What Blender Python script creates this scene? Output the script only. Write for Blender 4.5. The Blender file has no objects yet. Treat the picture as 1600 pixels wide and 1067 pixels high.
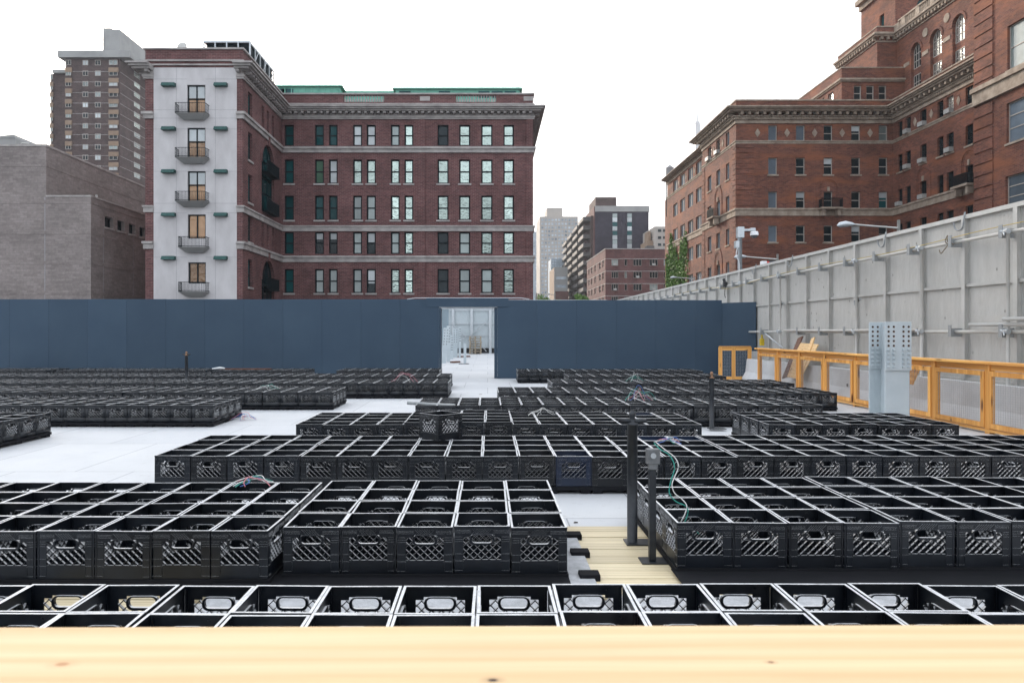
import bpy, math, random
import numpy as np
from mathutils import Vector, Matrix

# ------------------------------------------------------------------ camera, world, sun, exposure
sc = bpy.context.scene
COL = sc.collection
PX, PY, F, ZC = 762.0, 518.0, 1130.0, 1.47       # vanishing point and focal length in photo pixels, eye height
cam_d = bpy.data.cameras.new('camera'); cam = bpy.data.objects.new('camera', cam_d); COL.objects.link(cam)
cam.location = (0, 0, ZC); cam.rotation_euler = (math.radians(90), 0, 0)
cam_d.sensor_width = 36; cam_d.lens = F / 1600 * 36
cam_d.shift_x = (800 - PX) / 1600; cam_d.shift_y = -(533.5 - PY) / 1600
cam_d.clip_start = 0.05; cam_d.clip_end = 9000
cam_d.dof.use_dof = True; cam_d.dof.focus_distance = 9.0; cam_d.dof.aperture_fstop = 7.0
sc.camera = cam

SUN_EL, SUN_AZ = math.radians(17), math.radians(-21)   # azimuth clockwise from +Y
w = bpy.data.worlds.new('World'); sc.world = w; w.use_nodes = True
wn, wl = w.node_tree.nodes, w.node_tree.links
wn.clear()
sky = wn.new('ShaderNodeTexSky'); sky.sky_type = 'NISHITA'; sky.sun_disc = False
sky.sun_elevation = SUN_EL; sky.sun_rotation = SUN_AZ; sky.air_density = 1.0; sky.dust_density = 6.0; sky.ozone_density = 1.0
hs = wn.new('ShaderNodeHueSaturation'); hs.inputs['Saturation'].default_value = 0.55
bg = wn.new('ShaderNodeBackground'); bg.inputs['Strength'].default_value = 0.12
wo = wn.new('ShaderNodeOutputWorld')
wl.new(sky.outputs[0], hs.inputs['Color']); mx = wn.new('ShaderNodeMix'); mx.data_type = 'RGBA'; mx.inputs[0].default_value = 0.55; mx.inputs[7].default_value = (10.5, 11.2, 12.2, 1)   # evening haze evens the sky out
wl.new(hs.outputs[0], mx.inputs[6]); wl.new(mx.outputs[2], bg.inputs[0]); wl.new(bg.outputs[0], wo.inputs[0])

sl = bpy.data.lights.new('sun', 'SUN'); sl.energy = 4.6; sl.angle = math.radians(8); sl.color = (1.0, 0.86, 0.70)
so = bpy.data.objects.new('sun', sl); COL.objects.link(so)
sd = Vector((math.sin(SUN_AZ) * math.cos(SUN_EL), math.cos(SUN_AZ) * math.cos(SUN_EL), math.sin(SUN_EL)))
so.rotation_euler = sd.to_track_quat('Z', 'Y').to_euler(); so.location = (0, 0, 60)
sc.view_settings.view_transform = 'Standard'; sc.view_settings.look = 'None'
sc.view_settings.gamma = 1; sc.view_settings.exposure = 1.0
sc.cycles.max_bounces = 6

random.seed(7); rnd = random.Random(11)

# ------------------------------------------------------------------ helpers
def wx(px, Y): return (px - PX) * Y / F
def wz(py, Y): return ZC - (py - PY) * Y / F
def yx(px, X): return X * F / (px - PX)            # depth of a point on the plane x = X seen at column px

class MB:
    def __init__(s): s.v = []; s.f = []
    def quad(s, *p):
        n = len(s.v); s.v += [tuple(q) for q in p]; s.f.append(tuple(range(n, n + len(p))))
    def hexa(s, c):                                   # 8 corners: bottom 4 ccw, top 4 ccw
        n = len(s.v); s.v += [tuple(q) for q in c]
        for f in ((3, 2, 1, 0), (4, 5, 6, 7), (0, 1, 5, 4), (1, 2, 6, 5), (2, 3, 7, 6), (3, 0, 4, 7)):
            s.f.append(tuple(n + i for i in f))
    def box(s, x0, x1, y0, y1, z0, z1):
        if x0 > x1: x0, x1 = x1, x0
        if y0 > y1: y0, y1 = y1, y0
        if z0 > z1: z0, z1 = z1, z0
        s.hexa([(x0, y0, z0), (x1, y0, z0), (x1, y1, z0), (x0, y1, z0), (x0, y0, z1), (x1, y0, z1), (x1, y1, z1), (x0, y1, z1)])
    def beam(s, a, b, wd, ht, up=(0, 0, 1)):
        a, b = Vector(a), Vector(b); d = (b - a).normalized(); up = Vector(up)
        sdv = d.cross(up)
        if sdv.length < 1e-4: sdv = d.cross(Vector((1, 0, 0)))
        sdv.normalize(); u = sdv.cross(d).normalized()
        sdv *= wd / 2; u *= ht / 2
        s.hexa([a - sdv - u, a + sdv - u, b + sdv - u, b - sdv - u, a - sdv + u, a + sdv + u, b + sdv + u, b - sdv + u])
    def tube(s, pts, r, n=8, caps=True):
        pts = [Vector(p) for p in pts]; rs = r if isinstance(r, (list, tuple)) else [r] * len(pts)
        base = len(s.v); ref = Vector((0.13, 0.2, 1)).normalized()
        for i, p in enumerate(pts):
            d = (pts[min(i + 1, len(pts) - 1)] - pts[max(i - 1, 0)]).normalized()
            a = d.cross(ref)
            if a.length < 0.05: a = d.cross(Vector((1, 0, 0)))
            a.normalize(); b = d.cross(a)
            for k in range(n):
                t = 2 * math.pi * k / n
                s.v.append(tuple(p + (a * math.cos(t) + b * math.sin(t)) * rs[i]))
        for i in range(len(pts) - 1):
            for k in range(n):
                k2 = (k + 1) % n
                s.f.append((base + i * n + k, base + i * n + k2, base + (i + 1) * n + k2, base + (i + 1) * n + k))
        if caps:
            s.f.append(tuple(base + k for k in range(n))); e = base + (len(pts) - 1) * n
            s.f.append(tuple(e + k for k in reversed(range(n))))
    def prism(s, poly, F_, d0, d1):                   # polygon (u,z) on a face frame, extruded d0..d1
        n = len(s.v); m = len(poly)
        s.v += [tuple(F_.P(u, z, d0)) for u, z in poly] + [tuple(F_.P(u, z, d1)) for u, z in poly]
        s.f.append(tuple(n + i for i in range(m))); s.f.append(tuple(n + m + i for i in reversed(range(m))))
        for i in range(m):
            j = (i + 1) % m; s.f.append((n + i, n + j, n + m + j, n + m + i))
    def fbox(s, F_, u0, u1, z0, z1, d0, d1):
        s.hexa([F_.P(u0, z0, d0), F_.P(u1, z0, d0), F_.P(u1, z0, d1), F_.P(u0, z0, d1),
                F_.P(u0, z1, d0), F_.P(u1, z1, d0), F_.P(u1, z1, d1), F_.P(u0, z1, d1)])
    def build(s, name, mat, parent=None, smooth=False, bevel=0.0):
        o0 = WL.get(parent, Vector((0, 0, 0))) if parent is not None else Vector((0, 0, 0))
        me = bpy.data.meshes.new(name)
        me.from_pydata([(x - o0.x, y - o0.y, z - o0.z) for x, y, z in s.v], [], s.f); me.update()
        if smooth:
            for p in me.polygons: p.use_smooth = len(p.vertices) <= 4
        me.materials.append(mat)
        o = bpy.data.objects.new(name, me); COL.objects.link(o)
        if parent is not None: o.parent = parent; WL[o] = o0
        if bevel:
            b = o.modifiers.new('bevel', 'BEVEL'); b.width = bevel; b.segments = 2; b.limit_method = 'ANGLE'
        return o
WL = {}
class Face:
    def __init__(s, O, U, N): s.O, s.U, s.N = Vector(O), Vector(U), Vector(N)
    def P(s, u, z, d=0.0): return s.O + s.U * u + Vector((0, 0, z)) + s.N * d
def FY(y): return Face((0, y, 0), (1, 0, 0), (0, -1, 0))       # faces the camera, u = world x
def FXp(x): return Face((x, 0, 0), (0, 1, 0), (1, 0, 0))       # faces +x, u = world y
def FXn(x): return Face((x, 0, 0), (0, 1, 0), (-1, 0, 0))      # faces -x, u = world y

def tag(o, label=None, cat=None, group=None, kind=None):
    if label: o['label'] = label
    if cat: o['category'] = cat
    if group: o['group'] = group
    if kind or cat: o['kind'] = kind or 'thing'
    return o
def thing(name, loc, label, cat, group=None):
    o = bpy.data.objects.new(name, None); o.empty_display_size = 0.2; COL.objects.link(o)
    o.location = loc; WL[o] = Vector(loc)
    return tag(o, label, cat, group)

def facade(mb, Fc, u0, u1, z0, z1, ops, depth=0.3):
    us = sorted({u0, u1} | {min(max(v, u0), u1) for o in ops for v in o[:2]})
    zs = sorted({z0, z1} | {min(max(v, z0), z1) for o in ops for v in o[2:4]})
    for i in range(len(us) - 1):
        for j in range(len(zs) - 1):
            cu, cz = (us[i] + us[i + 1]) / 2, (zs[j] + zs[j + 1]) / 2
            if any(o[0] < cu < o[1] and o[2] < cz < o[3] for o in ops): continue
            mb.quad(Fc.P(us[i], zs[j]), Fc.P(us[i + 1], zs[j]), Fc.P(us[i + 1], zs[j + 1]), Fc.P(us[i], zs[j + 1]))
    for a, b, c, d in [o[:4] for o in ops]:
        for p, q in (((a, c), (b, c)), ((b, c), (b, d)), ((b, d), (a, d)), ((a, d), (a, c))):
            mb.quad(Fc.P(*p), Fc.P(*q), Fc.P(*q, -depth), Fc.P(*p, -depth))
    for p, q in (((u1, z1), (u0, z1)),):
        mb.quad(Fc.P(*p), Fc.P(*q), Fc.P(*q, -depth - .05), Fc.P(*p, -depth - .05))

def offs(path, d):
    out = []
    n = len(path)
    for i in range(n):
        ns = []
        for a, b in ((i - 1, i), (i, i + 1)):
            if 0 <= a and b < n:
                v = Vector((path[b][0] - path[a][0], path[b][1] - path[a][1])).normalized(); ns.append(Vector((v.y, -v.x)))
        if len(ns) == 1: m = ns[0]
        else:
            m = ns[0] + ns[1]; m = m / (1 + ns[0].dot(ns[1]))
        out.append((path[i][0] + m.x * d, path[i][1] + m.y * d))
    return out
def strip(mb, path, z0, z1, proj, back=0.06):
    o, i = offs(path, proj), offs(path, -back)
    n = len(mb.v)
    for (ox, oy), (ix, iy) in zip(o, i): mb.v += [(ox, oy, z0), (ox, oy, z1), (ix, iy, z1), (ix, iy, z0)]
    for k in range(len(path) - 1):
        a, b = n + 4 * k, n + 4 * (k + 1)
        for j in range(4): mb.f.append((a + j, b + j, b + (j + 1) % 4, a + (j + 1) % 4))
    mb.f.append((n, n + 1, n + 2, n + 3)); e = n + 4 * (len(path) - 1); mb.f.append((e + 3, e + 2, e + 1, e))
def dentils(mb, path, z0, z1, p0, p1, wd, gap):
    for k in range(len(path) - 1):
        a, b = Vector(path[k]), Vector(path[k + 1]); L = (b - a).length; d = (b - a).normalized(); nrm = Vector((d.y, -d.x))
        m = max(1, int(L / gap))
        for i in range(m):
            c = a + d * (i + 0.5) * L / m
            q = [c - d * wd / 2 + nrm * p0, c + d * wd / 2 + nrm * p0, c + d * wd / 2 + nrm * p1, c - d * wd / 2 + nrm * p1]
            mb.hexa([(v.x, v.y, z0) for v in q] + [(v.x, v.y, z1) for v in q])

# ------------------------------------------------------------------ materials
def base_mat(name, rough=0.6, metal=0.0, spec=0.5, coat=0.0):
    m = bpy.data.materials.new(name); m.use_nodes = True; nt = m.node_tree; nt.nodes.clear()
    out = nt.nodes.new('ShaderNodeOutputMaterial'); p = nt.nodes.new('ShaderNodeBsdfPrincipled')
    nt.links.new(p.outputs[0], out.inputs[0])
    p.inputs['Roughness'].default_value = rough; p.inputs['Metallic'].default_value = metal
    p.inputs['Specular IOR Level'].default_value = spec; p.inputs['Coat Weight'].default_value = coat
    return m, nt, p
def c4(c): return (c[0], c[1], c[2], 1)
def mathn(nt, op, a, b=0.0):
    n = nt.nodes.new('ShaderNodeMath'); n.operation = op
    for i, v in enumerate((a, b)):
        if hasattr(v, 'is_linked'): nt.links.new(v, n.inputs[i])
        else: n.inputs[i].default_value = v
    return n.outputs[0]
def mixc(nt, fac, a, b, mode='MIX'):
    n = nt.nodes.new('ShaderNodeMix'); n.data_type = 'RGBA'; n.blend_type = mode
    for i, v in ((0, fac), (6, a), (7, b)):
        if hasattr(v, 'is_linked'): nt.links.new(v, n.inputs[i])
        else: n.inputs[i].default_value = v if i == 0 else c4(v)
    return n.outputs[2]
def noise(nt, vec, scale, detail=4, rough=0.6, dist=0.0):
    n = nt.nodes.new('ShaderNodeTexNoise'); n.inputs['Scale'].default_value = scale; n.inputs['Detail'].default_value = detail
    n.inputs['Roughness'].default_value = rough; n.inputs['Distortion'].default_value = dist
    if vec is not None: nt.links.new(vec, n.inputs['Vector'])
    return n.outputs['Fac']
def ramp(nt, fac, stops):
    n = nt.nodes.new('ShaderNodeValToRGB'); nt.links.new(fac, n.inputs[0]); e = n.color_ramp.elements
    e[0].position, e[0].color = stops[0][0], c4(stops[0][1]); e[1].position, e[1].color = stops[1][0], c4(stops[1][1])
    for p, c in stops[2:]: x = e.new(p); x.color = c4(c)
    return n.outputs[0]
def coords(nt, scale=(1, 1, 1), kind='Object'):
    t = nt.nodes.new('ShaderNodeTexCoord'); m = nt.nodes.new('ShaderNodeMapping'); m.inputs['Scale'].default_value = scale
    nt.links.new(t.outputs[kind], m.inputs[0]); return m.outputs[0]
def bump(nt, p, h, strength=0.3, dist=0.01):
    b = nt.nodes.new('ShaderNodeBump'); b.inputs['Strength'].default_value = strength; b.inputs['Distance'].default_value = dist
    nt.links.new(h, b.inputs['Height']); nt.links.new(b.outputs[0], p.inputs['Normal'])
def rand(nt): return nt.nodes.new('ShaderNodeObjectInfo').outputs['Random']

def simple(name, c1, c2=None, scale=3.0, rough=0.6, metal=0.0, spec=0.5, bstr=0.0, bscale=40, vscale=(1, 1, 1), objvar=0.0, bdist=0.005):
    m, nt, p = base_mat(name, rough, metal, spec)
    v = coords(nt, vscale)
    c2 = c2 or tuple(x * 0.8 for x in c1)
    f = noise(nt, v, scale, 6)
    col = ramp(nt, f, [(0.33, c1), (0.67, c2)])
    if objvar:
        r = mathn(nt, 'MULTIPLY_ADD', rand(nt), objvar); nt.nodes[-1].inputs[2].default_value = 1 - objvar / 2
        hv = nt.nodes.new('ShaderNodeHueSaturation'); nt.links.new(col, hv.inputs['Color']); nt.links.new(r, hv.inputs['Value']); col = hv.outputs[0]
    nt.links.new(col, p.inputs['Base Color'])
    rr = mathn(nt, 'MULTIPLY_ADD', f, 0.25); nt.nodes[-1].inputs[2].default_value = max(rough - 0.12, 0.02); nt.links.new(rr, p.inputs['Roughness'])
    if bstr: bump(nt, p, noise(nt, v, bscale, 5), bstr, bdist)
    return m
def brick(name, c1, c2, mortar, bw=0.42, bh=0.14, stain=(0.55, 1.1), patch=None):
    m, nt, p = base_mat(name, 0.85, 0, 0.25)
    t = nt.nodes.new('ShaderNodeTexCoord'); s = nt.nodes.new('ShaderNodeSeparateXYZ'); nt.links.new(t.outputs['Object'], s.inputs[0])
    c = nt.nodes.new('ShaderNodeCombineXYZ'); nt.links.new(mathn(nt, 'ADD', s.outputs[0], s.outputs[1]), c.inputs[0]); nt.links.new(s.outputs[2], c.inputs[1])
    b = nt.nodes.new('ShaderNodeTexBrick'); nt.links.new(c.outputs[0], b.inputs['Vector'])
    b.inputs['Scale'].default_value = 1; b.inputs['Brick Width'].default_value = bw; b.inputs['Row Height'].default_value = bh
    b.inputs['Mortar Size'].default_value = bh * 0.09; b.inputs['Bias'].default_value = 0.0
    b.inputs['Color1'].default_value = c4(c1); b.inputs['Color2'].default_value = c4(c2); b.inputs['Mortar'].default_value = c4(mortar)
    f = noise(nt, t.outputs['Object'], 0.35, 6, 0.65)
    g = ramp(nt, f, [(0.3, (stain[0],) * 3), (0.7, (stain[1],) * 3)])
    col = mixc(nt, 1.0, b.outputs['Color'], g, 'MULTIPLY')
    f2 = noise(nt, t.outputs['Object'], 4.0, 5, 0.7)
    col = mixc(nt, 0.6, col, ramp(nt, f2, [(0.3, (0.7,) * 3), (0.7, (1.25,) * 3)]), 'MULTIPLY')
    if patch:
        cc = coords(nt, (0.22, 0.22, 0.9)); f3 = noise(nt, cc, 1.0, 4, 0.55)
        k = ramp(nt, f3, [(0.5, (0, 0, 0)), (0.68, (1, 1, 1))]); col = mixc(nt, mathn(nt, 'MULTIPLY', k, 0.75), col, patch)
    nt.links.new(col, p.inputs['Base Color'])
    bump(nt, p, b.outputs['Fac'], -0.35, 0.01)
    return m
def wood(name, c1, c2, axis='Y', knots=True, rough=0.55, scale=1.0):
    m, nt, p = base_mat(name, rough, 0, 0.4)
    sc_ = {'X': (0.35, 9, 9), 'Y': (9, 0.35, 9), 'Z': (9, 9, 0.35)}[axis]
    v = coords(nt, tuple(x * scale for x in sc_))
    f = noise(nt, v, 1.6, 7, 0.6, 1.2)
    w_ = nt.nodes.new('ShaderNodeTexWave'); w_.inputs['Scale'].default_value = 0.9; w_.inputs['Distortion'].default_value = 7; w_.inputs['Detail'].default_value = 3
    w_.bands_direction = {'X': 'Y', 'Y': 'X', 'Z': 'X'}[axis]
    nt.links.new(v, w_.inputs['Vector'])
    col = mixc(nt, w_.outputs['Fac'], c1, c2)
    col = mixc(nt, 0.5, col, ramp(nt, f, [(0.3, (0.72, 0.68, 0.62)), (0.65, (1.08, 1.08, 1.08))]), 'MULTIPLY')
    if knots:
        vo = nt.nodes.new('ShaderNodeTexVoronoi'); vo.inputs['Scale'].default_value = 1.6
        sk = {'X': (1.0, 4, 4), 'Y': (4, 1.0, 4), 'Z': (4, 4, 1.0)}[axis]
        nt.links.new(coords(nt, sk), vo.inputs['Vector'])
        kf = ramp(nt, vo.outputs['Distance'], [(0.10, (1, 1, 1)), (0.20, (0, 0, 0))])
        col = mixc(nt, kf, col, (0.13, 0.05, 0.018))
    r = mathn(nt, 'MULTIPLY_ADD', rand(nt), 0.25); nt.nodes[-1].inputs[2].default_value = 0.88
    hv = nt.nodes.new('ShaderNodeHueSaturation'); nt.links.new(col, hv.inputs['Color']); nt.links.new(r, hv.inputs['Value'])
    nt.links.new(hv.outputs[0], p.inputs['Base Color']); bump(nt, p, f, 0.25, 0.004)
    return m
def pane(name, c, rough=0.06, metal=0.0, wav=0.0, spec=0.8, emis=None, curtain=None):
    m, nt, p = base_mat(name, rough, metal, spec)
    v = coords(nt)
    f = noise(nt, v, 0.9, 3)
    col = ramp(nt, f, [(0.35, tuple(x * 0.8 for x in c)), (0.65, c)])
    r = mathn(nt, 'MULTIPLY_ADD', rand(nt), 0.7); nt.nodes[-1].inputs[2].default_value = 0.65
    hv = nt.nodes.new('ShaderNodeHueSaturation'); nt.links.new(col, hv.inputs['Color']); nt.links.new(r, hv.inputs['Value'])
    nt.links.new(hv.outputs[0], p.inputs['Base Color'])
    if wav: bump(nt, p, noise(nt, coords(nt, (1, 1, 1.4)), 1.7, 2, 0.4, 2.5), wav, 0.2)
    if emis:
        p.inputs['Emission Color'].default_value = c4(emis[0]); p.inputs['Emission Strength'].default_value = emis[1]
    return m

M = {}
# moulded crates: black plastic, some of them sun-bleached, a few navy
def plastic(name, c, c2, top_sheen=True):
    m, nt, p = base_mat(name, 0.34, 0, 0.45)
    v = coords(nt)
    f = noise(nt, v, 9, 5)
    col = ramp(nt, f, [(0.35, c), (0.7, c2)])
    r = mathn(nt, 'MULTIPLY_ADD', rand(nt), 0.8); nt.nodes[-1].inputs[2].default_value = 0.6
    hv = nt.nodes.new('ShaderNodeHueSaturation'); nt.links.new(col, hv.inputs['Color']); nt.links.new(r, hv.inputs['Value'])
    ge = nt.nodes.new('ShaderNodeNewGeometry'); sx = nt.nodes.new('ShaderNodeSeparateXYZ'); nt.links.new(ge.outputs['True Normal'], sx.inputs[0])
    up = ramp(nt, sx.outputs[2], [(0.45, (0, 0, 0)), (0.85, (1, 1, 1))])   # pale sky sheen painted into upward-facing rims, ledges and lattice bars
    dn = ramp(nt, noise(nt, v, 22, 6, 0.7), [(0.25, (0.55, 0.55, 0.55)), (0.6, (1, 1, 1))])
    csheen = mixc(nt, mathn(nt, 'MULTIPLY', up, dn) if top_sheen else 0.0, hv.outputs[0], (0.70, 0.715, 0.73))
    nt.links.new(csheen, p.inputs['Base Color'])
    rr = mathn(nt, 'MULTIPLY_ADD', f, 0.25); nt.nodes[-1].inputs[2].default_value = 0.2; nt.links.new(rr, p.inputs['Roughness'])
    bump(nt, p, noise(nt, v, 60, 4), 0.12, 0.003)
    return m
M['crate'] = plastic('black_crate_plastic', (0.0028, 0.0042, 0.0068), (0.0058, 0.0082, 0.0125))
M['crate_in'] = plastic('black_crate_inside', (0.0028, 0.0042, 0.0068), (0.0058, 0.0082, 0.0125), False)
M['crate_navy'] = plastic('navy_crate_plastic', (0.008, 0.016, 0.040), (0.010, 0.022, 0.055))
M['pallet'] = simple('black_pallet_plastic', (0.010, 0.011, 0.013), (0.014, 0.014, 0.017), 6, 0.9, spec=0.15)

# white deck with faint sheet joints
m, nt, p = base_mat('white_deck', 0.6, 0, 0.3)
v = coords(nt)
b = nt.nodes.new('ShaderNodeTexBrick'); nt.links.new(v, b.inputs['Vector']); b.inputs['Scale'].default_value = 1
b.offset = 0.5; b.inputs['Brick Width'].default_value = 1.24; b.inputs['Row Height'].default_value = 1.9; b.inputs['Mortar Size'].default_value = 0.006
b.inputs['Color1'].default_value = c4((0.59, 0.60, 0.61)); b.inputs['Color2'].default_value = c4((0.54, 0.555, 0.575)); b.inputs['Mortar'].default_value = c4((0.30, 0.31, 0.33))
f = noise(nt, v, 0.6, 8, 0.65); col = mixc(nt, 1.0, b.outputs['Color'], ramp(nt, f, [(0.3, (0.86, 0.87, 0.88)), (0.6, (1, 1, 1))]), 'MULTIPLY')
f2 = noise(nt, v, 7, 8, 0.75); col = mixc(nt, 1.0, col, ramp(nt, f2, [(0.28, (0.74, 0.72, 0.69)), (0.42, (1, 1, 1))]), 'MULTIPLY')
nt.links.new(col, p.inputs['Base Color']); bump(nt, p, noise(nt, v, 120, 3), 0.1, 0.002)
M['deck'] = m
M['mat'] = simple('grey_granular_mat', (0.36, 0.37, 0.38), (0.52, 0.53, 0.55), 14, 0.8, bstr=0.8, bscale=90, bdist=0.01)
M['plank'] = wood('pale_floor_plank', (0.72, 0.63, 0.44), (0.60, 0.50, 0.32), 'X', False)
M['pallet_wood'] = simple('weathered_pallet_wood', (0.36, 0.30, 0.22), (0.28, 0.23, 0.17), 8, 0.8)
M['rail_wood'] = wood('foreground_rail_wood', (0.85, 0.63, 0.38), (0.81, 0.55, 0.30), 'X', False, scale=0.8)
# three real knots in the foreground board
nt = M['rail_wood'].node_tree; pb_ = [n for n in nt.nodes if n.type == 'BSDF_PRINCIPLED'][0]; src = pb_.inputs['Base Color'].links[0].from_socket
for (kx, ky, kr, kd) in ((0.0064, -0.0764, 0.0065, (0.03, 0.008, 0.004)), (-0.557, -0.033, 0.009, (0.50, 0.26, 0.12)), (0.373, -0.0274, 0.004, (0.25, 0.10, 0.04))):
    mp = nt.nodes.new('ShaderNodeMapping'); mp.vector_type = 'POINT'; mp.inputs['Location'].default_value = (-kx, -ky * 1.6, -1.035); mp.inputs['Scale'].default_value = (1, 1.6, 1)
    tc = nt.nodes.new('ShaderNodeTexCoord'); nt.links.new(tc.outputs['Object'], mp.inputs[0])
    ln = nt.nodes.new('ShaderNodeVectorMath'); ln.operation = 'LENGTH'; nt.links.new(mp.outputs[0], ln.inputs[0])
    kf = ramp(nt, mathn(nt, 'DIVIDE', ln.outputs['Value'], kr * 3), [(0.2, (1, 1, 1)), (0.42, (0.25, 0.25, 0.25)), (1.0, (0, 0, 0))]); src = mixc(nt, kf, src, kd)
nt.links.new(src, pb_.inputs['Base Color'])
M['cedar_z'] = wood('orange_cedar_upright', (0.88, 0.47, 0.135), (0.64, 0.29, 0.07), 'Z')
M['cedar_y'] = wood('orange_cedar_lengthwise', (0.90, 0.50, 0.15), (0.66, 0.31, 0.08), 'Y')
M['cedar_x'] = wood('orange_cedar_crosswise', (0.88, 0.47, 0.135), (0.64, 0.29, 0.07), 'X')
M['ply'] = wood('plywood_sheet', (0.72, 0.50, 0.26), (0.64, 0.42, 0.20), 'Z')
M['ply_dark'] = wood('red_brown_board', (0.17, 0.075, 0.045), (0.12, 0.05, 0.03), 'Z', False)
M['bluewall'] = simple('slate_blue_paint', (0.031, 0.057, 0.091), (0.041, 0.070, 0.105), 0.9, 0.62, spec=0.3, objvar=0.10, bstr=0.15, bscale=6)
M['bluetrim'] = simple('white_trim', (0.6, 0.62, 0.65), None, 3, 0.6)
M['ground'] = simple('asphalt', (0.05, 0.05, 0.052), (0.07, 0.07, 0.07), 0.3, 0.9)
M['steel_grey'] = simple('grey_painted_steel', (0.44, 0.435, 0.41), (0.52, 0.51, 0.485), 4, 0.5, 0.0, objvar=0.14)
M['galv'] = simple('galvanised_steel', (0.42, 0.45, 0.47), (0.55, 0.58, 0.60), 14, 0.42, 0.55)
M['bracket'] = simple('dull_zinc_plate', (0.26, 0.275, 0.28), (0.34, 0.355, 0.36), 9, 0.6, 0.2)
M['rope'] = simple('dirty_rope', (0.24, 0.19, 0.12), (0.14, 0.11, 0.08), 20, 0.9)
M['blackmetal'] = simple('black_steel', (0.014, 0.017, 0.022), (0.03, 0.034, 0.04), 20, 0.45, 0.2)
M['brass'] = simple('brass_tap', (0.30, 0.17, 0.10), None, 20, 0.5, 0.4)
M['rust'] = simple('rust', (0.26, 0.10, 0.03), (0.16, 0.06, 0.02), 30, 0.8)
m, nt, p = base_mat('panel_ply_grey', 0.75, 0, 0.25)
v = coords(nt); vs = coords(nt, (3.2, 3.2, 0.9))
f = noise(nt, vs, 2.2, 7, 0.7); col = ramp(nt, f, [(0.3, (0.43, 0.42, 0.395)), (0.7, (0.52, 0.51, 0.485))])
vo = nt.nodes.new('ShaderNodeTexVoronoi'); vo.inputs['Scale'].default_value = 4.5; nt.links.new(coords(nt, (1, 1, 0.7)), vo.inputs['Vector'])
col = mixc(nt, ramp(nt, vo.outputs['Distance'], [(0.05, (1, 1, 1)), (0.12, (0, 0, 0))]), col, (0.22, 0.21, 0.19))
nt.links.new(col, p.inputs['Base Color']); bump(nt, p, noise(nt, vs, 3.5, 6, 0.7), 0.7, 0.02)
M['fence_panel'] = m
M['col_steel'] = simple('pale_blue_grey_primer', (0.42, 0.48, 0.51), (0.50, 0.55, 0.57), 2.5, 0.5, 0.0, bstr=0.1, bscale=30)
M['end_panel'] = simple('pale_blue_grey_sheet', (0.40, 0.45, 0.47), (0.45, 0.50, 0.52), 0.6, 0.6)
M['barrier'] = simple('white_concrete', (0.66, 0.67, 0.68), (0.56, 0.57, 0.58), 2.2, 0.8, bstr=0.3)
M['wire_mesh'] = simple('welded_wire', (0.55, 0.57, 0.58), None, 10, 0.4, 0.6)
M['yellow'] = simple('yellow_plastic', (0.7, 0.5, 0.03), None, 10, 0.5)
M['red'] = simple('red_lens', (0.6, 0.03, 0.02), None, 10, 0.3)
M['black'] = simple('black_rubber', (0.02, 0.02, 0.022), None, 10, 0.5)
M['white'] = simple('white_plastic', (0.75, 0.76, 0.77), None, 10, 0.4)
M['cord_yel'] = simple('yellow_cord', (0.55, 0.42, 0.16), None, 10, 0.6)
for k, c in (('w_teal', (0.02, 0.30, 0.24)), ('w_white', (0.72, 0.72, 0.70)), ('w_pink', (0.65, 0.22, 0.26)), ('w_blue', (0.06, 0.16, 0.5)), ('w_black', (0.02, 0.02, 0.02))):
    M[k] = simple('wire_' + k[2:], c, None, 10, 0.35)
# buildings
M['brick_purple'] = brick('purple_red_brick', (0.185, 0.078, 0.074), (0.115, 0.045, 0.046), (0.24, 0.18, 0.17))
M['brick_red'] = brick('orange_red_brick', (0.245, 0.088, 0.056), (0.120, 0.042, 0.031), (0.19, 0.13, 0.105), 0.40, 0.13, (0.6, 1.15), patch=(0.27, 0.10, 0.05))
M['brick_tower'] = brick('brown_tower_brick', (0.115, 0.078, 0.074), (0.085, 0.056, 0.054), (0.13, 0.10, 0.09), 0.8, 0.3)
M['brick_grey'] = brick('grey_buff_brick', (0.310, 0.270, 0.255), (0.240, 0.205, 0.195), (0.25, 0.22, 0.21), 0.6, 0.20, (0.72, 1.1))
M['brick_low'] = brick('dark_red_brick', (0.170, 0.075, 0.068), (0.130, 0.055, 0.052), (0.15, 0.1, 0.1), 0.8, 0.3)
M['brick_dark'] = brick('charcoal_brick', (0.045, 0.040, 0.060), (0.036, 0.033, 0.050), (0.05, 0.045, 0.06), 0.8, 0.3)
M['stone'] = simple('weathered_limestone', (0.44, 0.41, 0.39), (0.28, 0.26, 0.25), 1.3, 0.85, spec=0.2, bstr=0.4, bscale=8, bdist=0.03)
M['stone_warm'] = simple('buff_terracotta_stone', (0.42, 0.35, 0.28), (0.24, 0.19, 0.15), 1.5, 0.85, spec=0.2, bstr=0.4, bscale=8, bdist=0.03)
M['stucco'] = simple('pale_stucco', (0.58, 0.56, 0.56), (0.48, 0.46, 0.46), 0.9, 0.85, spec=0.2, vscale=(1, 1, 0.45), bstr=0.2, bscale=10)
M['groove'] = simple('stucco_joint', (0.36, 0.35, 0.36), None, 3, 0.9)
M['awning'] = simple('green_canvas', (0.010, 0.075, 0.065), (0.006, 0.05, 0.045), 6, 0.6)
M['copper'] = simple('green_copper_roof', (0.17, 0.47, 0.36), (0.13, 0.38, 0.29), 1.5, 0.6)
M['concrete'] = simple('pale_concrete', (0.34, 0.34, 0.33), (0.27, 0.27, 0.265), 0.25, 0.9)
M['tan'] = simple('tan_panel', (0.29, 0.205, 0.14), (0.24, 0.17, 0.12), 1, 0.85)
M['frame_dark'] = simple('dark_window_frame', (0.008, 0.014, 0.017), None, 5, 0.7, spec=0.1)
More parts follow.
